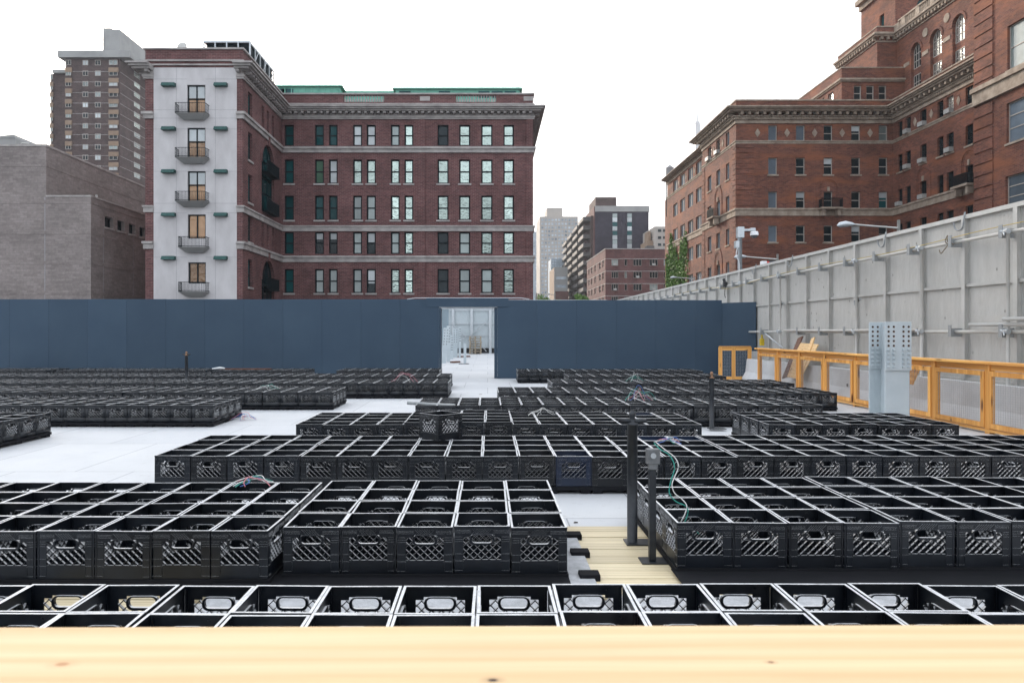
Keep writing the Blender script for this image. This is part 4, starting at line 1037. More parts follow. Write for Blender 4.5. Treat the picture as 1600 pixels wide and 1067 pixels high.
# end-wall windows, balconies, awnings
for i, o_ in enumerate(ops):
    window(b1t, fw, *o_, 'warm', 'frame_dark', .15, rails=(.56,) if i < 3 else (), muls=(.5,), w_=.10, blind=.40 if i < 3 else .0)
def balcony(px0, px1, ptop, pbot, depth, slab=True):
    x0, x1 = wx(px0, YW1), wx(px1, YW1); z1_, z0_ = wz(ptop, YW1), wz(pbot, YW1)
    q = MB(); q.hexa([(x0 + .45, YW1 - .002, z0_ - .38), (x1 - .45, YW1 - .002, z0_ - .38), (x1 - .5, YW1 - .4, z0_ - .38), (x0 + .5, YW1 - .4, z0_ - .38),
                      (x0, YW1 - .002, z0_), (x1, YW1 - .002, z0_), (x1 - .05, YW1 - depth, z0_), (x0 + .05, YW1 - depth, z0_)])
    bl = q.build('balcony', M['concrete'], b1t)
    q = MB(); path = [(x0 + .03, YW1 - .05), (x0 + .08, YW1 - depth + .08), (x0 + .5, YW1 - depth + .04), (x1 - .5, YW1 - depth + .04), (x1 - .08, YW1 - depth + .08), (x1 - .03, YW1 - .05)]
    for zz_ in (z1_, z0_ + .08): q.tube([(x, y, zz_) for x, y in path], .026, 5)
    for k in range(len(path) - 1):
        a, b_ = Vector(path[k]), Vector(path[k + 1]); m_ = max(2, int((b_ - a).length / .11))
        for i in range(m_): c = a + (b_ - a) * i / m_; q.box(c.x - .009, c.x + .009, c.y - .009, c.y + .009, z0_ + .0, z1_)
    q.build('railing', M['frame_dark'], bl)
for a in ((279, 328, 166, 181.5), (279, 328, 235, 249.5), (279, 328, 302.5, 316.8), (284, 328, 372, 388), (284, 328, 442, 456.5)): balcony(*a, 0.95)
for py in (131, 199.3, 266, 333.2, 400.6):
    for a, b_ in ((254.8, 275), (336.4, 356)):
        q = MB(); z1_, z0_ = wz(py, YW1), wz(py + 5.6, YW1); x0, x1 = wx(a, YW1), wx(b_, YW1)
        q.hexa([(x0, YW1 - .5, z0_), (x1, YW1 - .5, z0_), (x1, YW1 - .002, z0_), (x0, YW1 - .002, z0_), (x0, YW1 - .32, z1_), (x1, YW1 - .32, z1_), (x1, YW1 - .002, z1_), (x0, YW1 - .002, z1_)])
        q.build('awning', M['awning'], b1t)
# roof things
q = MB(); X, Y, Z = wx(285, 62), 62.0, wz(77, 62)
t = thing('satellite_dish', (X, Y, Z), 'grey satellite dish on the roof edge of the left brick building', 'satellite dish')
q = MB(); q.tube([(X, Y + .1, Z - .6), (X, Y + .1, Z + .1)], .05, 6); q.build('mast', M['steel_grey'], t)
q = MB()
for k in range(5):
    for j in range(16):
        def dp(rr_, a): r = rr_ * .42; return (X + r * math.cos(a), Y - .12 + r * r * .35 * 1.0 + r * math.sin(a) * .25, Z + .22 + r * math.sin(a) * .95)
        a0, a1 = 2 * math.pi * j / 16, 2 * math.pi * (j + 1) / 16
        q.quad(dp(k / 5, a0), dp((k + 1) / 5, a0), dp((k + 1) / 5, a1), dp(k / 5, a1))
q.build('dish', M['steel_grey'], t, smooth=True)
x0, x1 = wx(318, 64), wx(390, 64); z0, z1 = ZT1 - .62, wz(63.5, 64)
t = thing('cooling_unit', ((x0 + x1) / 2, 66, z0), 'large louvred cooling unit in a steel frame on the roof corner', 'rooftop unit')
q = MB(); q.box(x0 + .2, x1 - .1, 64.2, 71, z0, z1 - .2); q.build('casing', M['frame_dark'], t)
q = MB(); q.box(x0, x1, 64, 71.2, z1 - .19, z1)
for i in range(5): xx = x0 + (x1 - x0) * i / 4; q.box(xx - .05, xx + .05, 64.0, 64.12, z0, z1 - .19)
for i in range(6): yy = 64.06 + 7 * i / 5; q.box(x1 - .04, x1 + .06, yy, yy + .1, z0, z1 - .19)
for i in range(3): q.beam((x1 + .02, 64.2 + i * 2.4, z0), (x1 + .02, 66.4 + i * 2.4, z1 - .2), .05, .06)
q.build('frame', M['galv'], t)
q = MB()
for i in range(3): q.tube([(x0 + .9 + 1.2 * i, 65.5, z1), (x0 + .9 + 1.2 * i, 65.5, z1 + .12)], .4, 12)
q.build('fan', M['galv'], t)
for (a, b_, c, d_, Yg, lab, ex) in ((424, 535, 131, 150, 77, 'green copper-clad rooftop room on the left half of the brick building', 0), (613, 816.5, 134.8, 152, 76, 'long green copper-clad rooftop room on the right half of the brick building', 1)):
    x0, x1 = wx(a, Yg), wx(b_, Yg); zt, zb = wz(c, Yg), ZT1 - 1.5
    t = thing('rooftop_room', ((x0 + x1) / 2, Yg + 3, zb), lab, 'rooftop room')
    q = MB(); q.box(x0 + .3, x1 - .3, Yg + .3, Yg + 6, zb, zt - .25); q.build('wall', M['copper'], t)
    q = MB(); q.hexa([(x0, Yg, zt - .25), (x1, Yg, zt - .25), (x1, Yg + 6.3, zt - .25), (x0, Yg + 6.3, zt - .25), (x0 + .1, Yg + .4, zt), (x1 - .1, Yg + .4, zt), (x1 - .1, Yg + 6, zt), (x0 + .1, Yg + 6, zt)])
    q.build('roof', M['copper'], t)
    n = 9
    for i in range(n):
        u = x0 + .6 + (x1 - x0 - 1.2) * (i + .5) / n
        if ex and i in (0, 3, 6, 7, 8) or (not ex and i in (0, 1)):
            q = MB(); q.box(u - .6, u + .6, Yg + .26, Yg + .298, zt - 1.15, zt - .45); q.build('window', G['teal'], t)
        q = MB(); q.box(u + (x1 - x0) / n / 2 - .05, u + (x1 - x0) / n / 2 + .05, Yg + .22, Yg + .298, zb, zt - .26); q.build('trim_strip', M['copper'], t)
Yg = 79; q = MB(); q.box(wx(530, Yg), wx(620, Yg), Yg, Yg + 5, ZT1 - 1, wz(142.5, Yg)); o = q.build('green_roof_block', M['copper']); tag(o, 'low green roof link between the two green rooftop rooms', 'roof')
q = MB(); Yg = 77.5; q.tube([(wx(809.5, Yg), Yg, wz(150, Yg)), (wx(809.5, Yg), Yg, wz(130.5, Yg))], .04, 5); o = q.build('roof_mast', M['steel_grey']); tag(o, 'thin short mast on the right end of the green rooftop room', 'mast')

# ------------------------------------------------------------------ left: buff brick hall, tower behind
Yh = 62.0; XA, XB = wx(142, Yh), wx(72, Yh); zA, zB = wz(308, Yh), wz(229, Yh)
t = thing('buff_hall', (-45, 75, -4), 'windowless grey-buff brick building with a stepped corner at the left edge', 'building')
fh = FY(Yh); q = MB()
facade(q, fh, -70, XB, -4, zB, [], .3); facade(q, fh, XB, XA, -4, zA, [], .3)
fa = FXp(XA); slits = [(164, 177, 337.5, 358.5), (183.5, 194.5, 344, 363), (201.5, 211.5, 349.5, 368), (218, 227, 353.5, 372)]
ops2 = []
for a, b_, c, d_ in slits: ya, yb = yx(a, XA), yx(b_, XA); ops2.append((ya, yb, wz(d_, (ya + yb) / 2) + .1, wz(c, (ya + yb) / 2) - .1))
zs0 = min(o_[2] for o_ in ops2); zs1 = max(o_[3] for o_ in ops2); zm_, zn_ = sum(o_[2] for o_ in ops2) / 4, sum(o_[3] for o_ in ops2) / 4
ops2 = [(o_[0], o_[1], zm_, zn_) for o_ in ops2]
facade(q, fa, Yh, 92, -4, zA, ops2, .4)
facade(q, FXp(XB), Yh, 92, zA - 1, zB, [], .3)
q.box(-70, XA - .4, Yh + .4, 92, -4, zA - .12); q.box(-70, XB - .36, Yh + .36, 92, -4, zB - .12)
q.build('wall', M['brick_grey'], t)
q = MB(); strip(q, [(-70, Yh), (XB, Yh), (XB, 92)], zB, zB + .18, .05, .3); strip(q, [(XB + .01, Yh), (XA, Yh), (XA, 92)], zA, zA + .16, .05, .3)
q.build('coping', M['stone'], t)
q = MB()
for py in (313, 361, 408, 455): strip(q, [(-70, Yh), (XB - .0, Yh), (XA, Yh), (XA, 91)], wz(py, Yh) - .28, wz(py, Yh) , .02, .02) if py > 308 else None
strip(q, [(-70, Yh), (XB, Yh), (XB, 91)], wz(256, Yh) - .25, wz(256, Yh), .02, .02)
q.build('soldier_course', M['brick_tower'] if False else M['brick_grey'], t)
q = MB()
for px in (70.2,): q.fbox(fh, wx(px, Yh) - .03, wx(px, Yh) + .03, -4, zA, -.01, .012)
q.build('joint', M['groove'], t)
for o_ in ops2: window(t, fa, *o_, 'warm' if o_ is None else 'dark', 'frame_dark', .3, rails=(), muls=(.5,), sill='stone')
for k in range(5):
    y = 64 + 5.4 * k; q = MB(); q.fbox(fa, y - .02, y + .02, -4, zm_ - .2, -.01, .015); q.build('wall_joint', M['groove'], t)
q = MB(); q.box(wx(141.5, Yh + 2.5), wx(141.5, Yh + 2.5) + .01, 0, 0, 0, 0)
X, Y = wx(158, 65), 65.0
q = MB(); q.tube([(X - .4, Y, zA + .1), (X - .4, Y, zA + .75)], .1, 8); o = q.build('roof_vent', M['steel_grey']); tag(o, 'small dark vent pipe on the ledge of the grey-buff building', 'vent')
t = thing('lamp_bracket', (wx(38, 66), 66, zB), 'thin curved lamp bracket on the roof of the grey-buff building', 'lamp bracket')
q = MB(); q.tube(smooth_path([(wx(33, 66), 66, zB + .1), (wx(33, 66), 66, wz(225.5, 66)), (wx(36, 66), 66, wz(224, 66)), (wx(45, 66), 66, wz(224.5, 66))], 4), .05, 6); q.build('bracket', M['steel_grey'], t)
q = MB(); Yq = 110; q.box(-95, wx(24, Yq), Yq, Yq + 14, -4, wz(216, Yq)); q.hexa([(wx(0, Yq), Yq - .1, wz(216, Yq)), (wx(24, Yq), Yq - .1, wz(216, Yq)), (wx(24, Yq), Yq + 6, wz(216, Yq)), (wx(0, Yq), Yq + 6, wz(216, Yq)), (wx(0, Yq), Yq - .1, wz(213, Yq)), (wx(22, Yq), Yq - .1, wz(220, Yq) + .9), (wx(22, Yq), Yq + 6, wz(220, Yq) + .9), (wx(0, Yq), Yq + 6, wz(213, Yq))])
o = q.build('grey_building', M['concrete']); tag(o, 'sliver of a plain grey building at the far left above the buff hall', 'building')

YT = 189.0; XT = wx(186.7, YT)
t = thing('apartment_tower', (-105, 195, -4), 'tall brown-brick apartment tower with tan window panels behind the buff hall', 'building')
ft = FY(YT); z0t = wz(92, YT)
trows = [98 + 16.42 * k for k in range(13)]
tc = [(103.3, 112), (129.3, 138), (148.6, 157.6), (171, 184.5)]
q = MB(); q.box(wx(102.6, YT), XT, YT, YT + 32, -4, z0t); q.box(wx(79.5, YT + 3), wx(103, YT), YT + 3, YT + 28, -4, wz(116, YT + 3)); q.build('wall', M['brick_tower'], t)
q = MB(); q.box(wx(93.5, YT), XT + 3.2, YT - 1.0, YT + 33, z0t, wz(81.5, YT)); q.box(wx(74.3, YT), wx(102.9, YT), YT + 2, YT + 29, wz(116.2, YT + 3), wz(111, YT + 3)); q.build('roof_slab', M['concrete'], t)
q = MB(); xa, xb = wx(165, YT + 6), wx(187, YT + 6); q.box(xa, xb + 0.0, YT + 6, YT + 26, wz(81.4, YT), wz(46.5, YT + 6)); q.box(xa - 1.2, xa + 1, YT + 7, YT + 10, wz(81.4, YT), wz(42, YT + 6)); q.build('machine_room', M['concrete'], t)
lin = MB()
class TN:
    def fbox(s, *a):
        q = MB(); q.fbox(*a); q.build('spandrel_panel', M['tan'], t)
tan = TN()
for k, py in enumerate(trows):
    for a, b_ in (tc[0], tc[3]): tan.fbox(ft, wx(a - .6, YT), wx(b_ + 1, YT), wz(py + 15.6, YT), wz(py + 8.6, YT), -.05, .35)
    lin.fbox(ft, wx(113.5, YT), wx(170, YT), wz(py + 14.6, YT), wz(py + 14.0, YT), -.05, .06)
    lin.fbox(FXp(XT), YT + .3, YT + 31, wz(py + 14.6, YT), wz(py + 14.0, YT), -.05, .06)
    if k >= 1: tan.fbox(FY(YT + 3), wx(79.5, YT + 3), wx(84.5, YT + 3), wz(py + 15.6, YT), wz(py + 8.6, YT), -.05, .5)
lin.build('floor_line', M['stone'], t)
fts = FXp(XT)
for k, py in enumerate(trows):
    z1_, z0_ = wz(py - 3.4, YT), wz(py + 4.6, YT)
    for j, (a, b_) in enumerate(tc):
        window(t, ft, wx(a, YT), wx(b_, YT), z0_, z1_, ['dark', 'blind', 'dark', 'pale'][(k * 3 + j * 5) % 4], 'frame_light', -.30 if j in (0, 3) else -.10, rails=(), muls=(.5,), w_=.12)
    window(t, fts, yx(209, XT), yx(218.5, XT), z0_, z1_, 'sky' if k < 6 else 'pale', 'frame_light', -.10, rails=(.5,), muls=(.5,), w_=.12)
    if k >= 1 and k < 12: window(t, FY(YT + 3), wx(80, YT + 3), wx(84, YT + 3), z0_, z1_, 'pale', 'frame_light', -.45, rails=(), w_=.12)

# ------------------------------------------------------------------ right: red brick hospital
YR, XR1, XRw, XR2 = 77.0, wx(1150, 77.0), wx(1395, 77.0), 27.2
rt = thing('red_brick_building', (35, 85, -4), 'large orange-red brick building with stone bands, stepped roofs and arched upper windows', 'building')
ff_, fl, f2, fwg = FY(YR), FXn(XR1), FXn(XR2), FXn(XRw)
rr5 = [(196, 220), (246.5, 273), (299.5, 325.5), (352.5, 378.5), (406, 432)]
ZR5 = [(wz(b_, YR), wz(a, YR)) for a, b_ in rr5]
zpar = wz(158, YR); Ylf = 89.0; Yl2 = 109.5; Yn = 59.4
c5 = [(1200.4, 1214.4), (1243.6, 1257.8), (1287, 1301), (1330.2, 1344.3), (1373.2, 1387)]
C5 = [(wx(a, YR), wx(b_, YR)) for a, b_ in c5]
opsF = [(a, b_, z0_, z1_) for a, b_ in C5 for z0_, z1_ in ZR5]
def yr(a, b_, X): p_, q_ = sorted((yx(a, X), yx(b_, X))); return (p_, q_)
L3 = [yr(1105.7, 1111.5, XR1), yr(1119.3, 1125, XR1), yr(1134.2, 1139.4, XR1)]
opsL = [(a, b_, z0_, z1_) for a, b_ in L3 for z0_, z1_ in ZR5]
pairs = [yr(1052, 1058.8, XR2), yr(1063, 1070.2, XR2), yr(1074.7, 1083, XR2), yr(1087.5, 1096, XR2)]
opsP = [(a, b_, z0_, z1_) for a, b_ in pairs for z0_, z1_ in ZR5]
wgp = [yr(1402.5, 1410, XRw), yr(1414.6, 1423, XRw), yr(1437.5, 1447.7, XRw), yr(1464.6, 1474, XRw), yr(1479, 1490, XRw), yr(1508.6, 1520.5, XRw)]
opsW = [(a, b_, z0_, z1_) for a, b_ in wgp for z0_, z1_ in ZR5[:4]]
q = MB()
facade(q, ff_, XR1, XRw, -4, zpar, opsF, .3)
facade(q, fl, YR, Ylf, -4, zpar, opsL, .3)
z2 = wz(182.5, YR)
facade(q, f2, Ylf + .001, Yl2, -4, z2, opsP, .3)
facade(q, fwg, Yn, YR, -4, zpar, opsW, .3)
q.box(XR1 + .36, XRw + 25, YR + .36, Ylf - .1, -4, zpar - 1.0); q.box(XR2 + .36, XRw + 25, Ylf - .1, Yl2, -4, z2 - .7); q.box(XRw + .36, XRw + 25, Yn, YR + .4, -4, zpar - 1.0)
q.box(XR1 + .01, XR1 + 20, Ylf - .35, Ylf, -4, zpar - .01); q.box(29.9, 50, Yl2, 122, -4, z2 - .8)
q.build('wall', M['brick_red'], rt)
acn = 0
def ac(par, Fc, u0, u1, z0):
    q = MB(); q.fbox(Fc, u0 + .12, u1 - .12, z0 + .02, z0 + .44, -.2, .38); q.build('air_conditioner', M['acunit'], par)
GF = [['blueboard', 'blueboard', 'dark', 'dark', 'pale'], ['blueboard', 'dark', 'dark', 'dark', 'dark'], ['blueboard', 'dark', 'dark', 'dark', 'teal'], ['blueboard', 'dark', 'dark', 'dark', 'dark'], ['blueboard', 'dark', 'dark', 'dark', 'dark']]
for i, (z0_, z1_) in enumerate(ZR5):
    for j, (a, b_) in enumerate(C5):
        k = GF[i][j]
        window(rt, ff_, a, b_, z0_, z1_, k, 'frame_light', .16, rails=() if k == 'blueboard' else (.48,), sill='stone_warm' if i else None, blind=.0 if k == 'blueboard' or (i + j) % 3 else .35, w_=.08)
    for j, (a, b_) in enumerate(L3): window(rt, fl, a, b_, z0_, z1_, 'dark' if (i, j) in ((0, 0), (0, 1)) else 'blueboard', 'frame_light', .16, rails=(), sill='stone_warm' if i else None)
    for j, (a, b_) in enumerate(pairs): window(rt, f2, a, b_, z0_, z1_, 'blueboard', 'frame_light', .16, rails=(), muls=(.5,), sill=None, w_=.11)
    if i < 4:
        for j, (a, b_) in enumerate(wgp):
            f = window(rt, fwg, a, b_, z0_, z1_, 'mullioned' if (i, j) == (0, 4) else 'dark', 'frame_light' if i == 0 and j == 4 else 'frame_dark', .20, rails=(.33, .5, .66), muls=(.33, .66), sill='stone_warm', w_=.05)
            if (i, j) in ((0, 1), (0, 2), (0, 4), (1, 1), (1, 2), (1, 4), (2, 0), (2, 2)): ac(f, fwg, a, b_, z0_)
ac(rt, fl, *L3[0], ZR5[0][0]); ac(rt, fl, *L3[1], ZR5[0][0])
# bands, cornice with dentils, coping, quoins
pR = [(XR2, Yl2), (XR2, Ylf), (XR1, Ylf), (XR1, YR), (XRw, YR), (XRw, Yn)]
pRc = [(XR2 + .5, Ylf), (XR1, Ylf), (XR1, YR), (XRw, YR), (XRw, Yn)]
prt2 = [(XR2, Yl2), (XR2, Ylf)]
pRt = [(XR1, Ylf), (XR1, YR), (XRw, YR), (XRw, Yn)]
def bnd(q, p_, a, b_, pr): strip(q, p_, wz(b_, YR), wz(a, YR), pr)
q = MB(); bnd(q, pR, 220.2, 222, .14); bnd(q, pR, 222.1, 225, .06); bnd(q, pR, 325.6, 328.5, .20); bnd(q, pR, 328.6, 337.5, .10); q.build('stone_band', M['stone_warm'], rt)
q = MB()
for a, b_, pr in ((171, 173, 1.35), (173.1, 175, 1.15), (175.1, 177.3, .95), (182.4, 184, .42), (184.1, 188, .26), (188.1, 193.5, .12)): bnd(q, pRc, a, b_, pr)
for a, b_, pr in ((182, 183.6, 1.0), (183.7, 185.3, .8), (187.4, 189, .25), (189.1, 193, .12)): bnd(q, prt2, a, b_, pr)
dentils(q, prt2, wz(187.3, YR), wz(185.4, YR), .05, .6, .3, .75)
dentils(q, pRc, wz(182, YR), wz(177.4, YR), .05, .78, .28, .78); dentils(q, pRc, wz(187.6, YR), wz(184.2, YR), .25, .36, .12, .28)
q.build('cornice', M['stone_warm'], rt)
q = MB(); strip(q, pRt, zpar, zpar + .14, .08, .4); strip(q, [(XR2, Yl2), (XR2, Ylf)], z2, z2 + .1, .06, .3); q.build('coping', M['stone_warm'], rt)
q = MB()
zq = -3.6
while zq < wz(228, YR):
    w_ = .9
    q.fbox(ff_, XR1 + .003, XR1 + 1.9, zq, zq + .44, -.02, .05); q.fbox(fl, YR + .003, YR + 1.0, zq + .003, zq + .437, -.02, .05); q.fbox(fl, Ylf - 1.0, Ylf - .003, zq, zq + .44, -.02, .05)
    zq += .56
q.build('quoin_brickwork', M['brick_red'], rt)
class DM:
    def prism(s, *a):
        q = MB(); q.prism(*a); q.build('diamond_inlay', M['stone_warm'], rt)
q = DM()
zc = (ZR5[0][0] + ZR5[0][1]) / 2
for u in [(wx(px, YR)) for px in (1183.5, 1229.6, 1272.8, 1315.8, 1359.3)]: q.prism([(u - .30, zc), (u, zc - .46), (u + .30, zc), (u, zc + .46)], ff_, -.02, .05)
for i in range(2): u = (L3[i][0] + L3[i + 1][1]) / 2; q.prism([(u - .30, zc), (u, zc - .46), (u + .30, zc), (u, zc + .46)], fl, -.02, .05)
for u in (yx(1430, XRw), yx(1455.5, XRw), yx(1498, XRw)): q.prism([(u - .30, zc), (u, zc - .46), (u + .30, zc), (u, zc + .46)], fwg, -.02, .05)
for i in range(3): u = (pairs[i][0] + pairs[i + 1][1]) / 2; q.prism([(u - .3, zc), (u, zc - .42), (u + .3, zc), (u, zc + .42)], f2, -.02, .05)
# arched surrounds and little balconies
def ar(Fc, a, b_, lev, bal=True, th=.3):
    z0_, z1_ = ZR5[lev]; q = MB(); r = (b_ - a) / 2 + .45; c = (a + b_) / 2
    arch_ring(q, Fc, c - r, c + r, z1_ + r + .35, th, .07, zlow=z0_); arch_ring(q, Fc, c - r + .18, c + r - .18, z1_ + r + .17, .12, .035, zlow=z0_)
    q.build('arch_surround', M['brick_red'], rt)
    q = MB(); q.fbox(Fc, c - .12, c + .12, z1_ + .02, z1_ + .5, -.02, .12); q.build('keystone', M['stone_warm'], rt)
    if bal:
        q = MB(); q.fbox(Fc, c - 1.15, c + 1.15, z0_ - .22, z0_ - .02, .22, 1.0); q.fbox(Fc, c - .95, c - .65, z0_ - .9, z0_ - .23, .22, .8); q.fbox(Fc, c + .65, c + .95, z0_ - .9, z0_ - .23, .22, .8); bb = q.build('balcony', M['stone_warm'], rt)
        q = MB(); q.fbox(Fc, c - 1.12, c + 1.12, z0_ + .85, z0_ + .93, .90, .96)
        for k in range(22): u = c - 1.10 + 2.20 * k / 21; q.fbox(Fc, u - .018, u + .018, z0_ - .02, z0_ + .85, .91, .95)
        for sg in (-1, 1):
            for k in range(6): d = .25 + .62 * k / 5; q.fbox(Fc, c + sg * 1.10 - .018, c + sg * 1.10 + .018, z0_ - .02, z0_ + .85, d, d + .035)
        q.build('railing', M['frame_dark'], bb)
ar(ff_, *C5[2], 2); ar(fl, *L3[1], 2); ar(fl, *L3[1], 4, False, .4); ar(fwg, *wgp[2], 2, False); ar(fwg, *wgp[5], 2)
# upper steps
YS = 79.0; XS1, XU = wx(1315, YS), 45.5
z1s = wz(107, YS); z2s = wz(43, 80.5); XS2 = wx(1370.6, 80.5)
fS = FY(YS); o3 = [(wx(a, YS), wx(b_, YS), wz(158, YS), wz(134, YS)) for a, b_ in ((1334, 1346), (1353.5, 1365.7), (1373, 1385))]
q = MB(); facade(q, fS, XS1, XU, zpar - 1.1, z1s, o3, .3)
fS1 = FXn(XS1); oS1 = [(yx(1302, XS1), yx(1294, XS1), wz(160, 82.5), wz(141, 82.5)), (yx(1288, XS1), yx(1283, XS1), wz(163, 84), wz(146, 84))]
oS1 = [(min(a, b_), max(a, b_), o3[0][2], o3[0][3]) for a, b_, _, _ in oS1]
facade(q, fS1, YS, 91, zpar - 1.1, z1s, oS1, .3)
q.box(XS1 + .36, XU + 12, YS + .36, 91, zpar - 1.1, z1s - .6)
facade(q, FY(80.5), XS2, XU + .5, z1s - .7, z2s, [], .3); facade(q, FXn(XS2), 80.5, 89.5, z1s - .7, z2s, [(82.5, 83.6, z1s - .6, z1s + .5)], .3); q.box(XS2 + .36, XU + 12, 80.86, 89.5, z1s - .7, z2s - .5)
# upper wing wall with tall arches
fU = FXn(XU)
arch3 = [yr(1423.5, 1439, XU), yr(1453.5, 1471.5, XU), yr(1488.2, 1507.6, XU)]
za0, za1, za2, za3 = 27.2, 28.85, 29.55, 32.1
oA = [(a, b_, za0, za3) for a, b_ in arch3]
zU = 34.3
facade(q, fU, Yn + .5, 80.6, zpar - 1.1, zU, oA, .45)
for o_ in oA: arch_fill(q, fU, o_[0], o_[1], o_[3], .45)
for o_ in oA: q.fbox(fU, o_[0], o_[1], za1, za2, -.45, -.30)
q.box(XU + .52, XU + 12, Yn + .5, 80.8, zpar - 1.1, zU - .6)
# tower behind
YT3, XT3 = 84.0, wx(1399, 84.0)
fT, fTl = FY(YT3), FXn(XT3)
oT = [(wx(1433, YT3), wx(1453, YT3), wz(25, YT3), wz(-2, YT3))]
facade(q, fT, XT3, XT3 + 16, z2s - .6, 50, oT, .3); arch_fill(q, fT, oT[0][0], oT[0][1], oT[0][3]); facade(q, fTl, YT3, 91.7, z2s - .6, 50, [(86.4, 87.4, 37, 39.5)], .3)
q.box(XT3 + .36, XT3 + 15, YT3 + .36, 91.6, z2s - .6, 49.8)
q.build('upper_wall', M['brick_red'], rt)
window(rt, fTl, 86.4, 87.4, 37, 39.5, 'teal'); window(rt, fT, *oT[0], 'teal', arch=True, muls=(.5,))
for o_ in o3: window(rt, fS, *o_, 'dark', 'frame_light', .14, sill=None, w_=.09)
for o_ in oS1: window(rt, fS1, *o_, 'mullioned', 'frame_light', .14, sill=None, w_=.09)
for i, o_ in enumerate(oA):
    window(rt, fU, o_[0], o_[1], za0, za1, 'mullioned' if i else 'dark', 'frame_light', .3, rails=(.5,), muls=(.25, .5, .75), w_=.07)
    window(rt, fU, o_[0], o_[1], za2, za3, 'mullioned' if i else 'dark', 'frame_light', .3, rails=(.3, .6), muls=(.25, .5, .75), arch=True, w_=.07)
q = MB()
for o_ in oA: arch_ring(q, fU, o_[0], o_[1], o_[3], .28, .07)
q.build('arch_surround', M['brick_red'], rt)
q = MB()
edges = sorted(sum([[o_[0] - .28, o_[1] + .28] for o_ in oA], []))
for a, b_ in zip(edges[1::2], edges[2::2]): q.fbox(fU, a, b_, 30.2, 30.6, -.02, .07)
q.fbox(fU, edges[-1], 79.0, 30.2, 30.6, -.02, .07)
for i in range(2):
    u = (oA[i][0] + oA[i + 1][1]) / 2; q.prism([(u + .45 * math.cos(2 * math.pi * k / 16), 32.5 + .45 * math.sin(2 * math.pi * k / 16)) for k in range(16)], fU, -.02, .07)
q.build('stone_inlay', M['stone_warm'], rt)
q = MB(); pU = [(XS2, 89.5), (XS2, 80.5), (XU, 80.5), (XU, Yn + .5)]
zq = z2s - 1.25
for a, b_, pr in ((zq + .28, zq + .5, .62), (zq + .1, zq + .275, .45), (zq - .42, zq - .3, .12)): strip(q, pU, a, b_, pr)
dentils(q, pU, zq - .22, zq + .095, .04, .40, .26, .55)
pS = [(XS1, 91), (XS1, YS), (XU, YS)]
strip(q, pS, z1s - 1.35, z1s - 1.15, .30); strip(q, pS, z1s - 1.5, z1s - 1.36, .16)
pT = [(XT3, 91.7), (XT3, YT3), (XT3 + 16, YT3)]
strip(q, pT, 42.5, 43.1, .8); strip(q, pT, 41.9, 42.45, .3)
q.build('upper_cornice', M['stone_warm'], rt)
q = MB(); strip(q, pS, z1s, z1s + .12, .06, .35); strip(q, pU[:3], z2s, z2s + .12, .06, .35); q.build('upper_coping', M['stone_warm'], rt)
q = MB()   # stone balustrade over the arches
y = Yn + 1
while y < 79.3:
    q.box(XU - .35, XU - .05, y, y + .7, z2s - .72, z2s + .42)
    for k in range(5): yy = y + .95 + k * .32; q.box(XU - .28, XU - .12, yy, yy + .13, z2s - .60, z2s + .22)
    y += 2.55
q.box(XU - .38, XU - .02, Yn + .6, 79.6, z2s + .22, z2s + .40); q.box(XU - .38, XU - .02, Yn + .6, 79.6, z2s - .74, z2s - .60)
q.build('balustrade', M['stone_warm'], rt)
# near wing at the right edge
XN = 40.0; fN = FXn(XN)
nt_ = thing('brick_wing', (46, 50, -4), 'nearest orange-red brick wing with tall windows at the right edge of the photo', 'building')
nw = [(1574, 1603, 24.9, 21.5), (1572.5, 1603, 19.0, 15.9), (1571, 1603, 13.4, 10.9)]
o4 = []
for a, b_, z1_, z0_ in nw:
    u0, u1 = yr(a, b_, XN)
    for s_ in (0, -4.2, -8.4): o4.append((u0 + s_, u1 + s_, z0_, z1_))
q = MB(); facade(q, fN, 30, Yn, -4, 34, o4, .35); q.box(XN + .42, XN + 14, 30, Yn, -4, 33.9); q.fbox(Face((0, Yn, 0), (1, 0, 0), (0, 1, 0)), XN, XN + 14, -4, 34, -.2, 0)
q.build('wall', M['brick_red'], nt_)
for i, o_ in enumerate(o4): window(nt_, fN, *o_, 'pale' if i == 0 else 'blueboard', 'frame_light', .2, rails=(.36, .68) if i else (.5,), sill='stone_warm')
q = MB(); zq = -3
while zq < 34:
    q.fbox(fN, Yn - 2.2, Yn - .003, zq, zq + .82, -.02, .09); zq += .95
q.build('quoin_brickwork', M['brick_red'], nt_)
q = MB(); pN = [(XN, Yn), (XN, 30)]; strip(q, pN, 20.9, 21.25, .42); strip(q, pN, 20.0, 20.89, .22); strip(q, pN, 19.85, 19.99, .3); q.build('stone_band', M['stone_warm'], nt_)

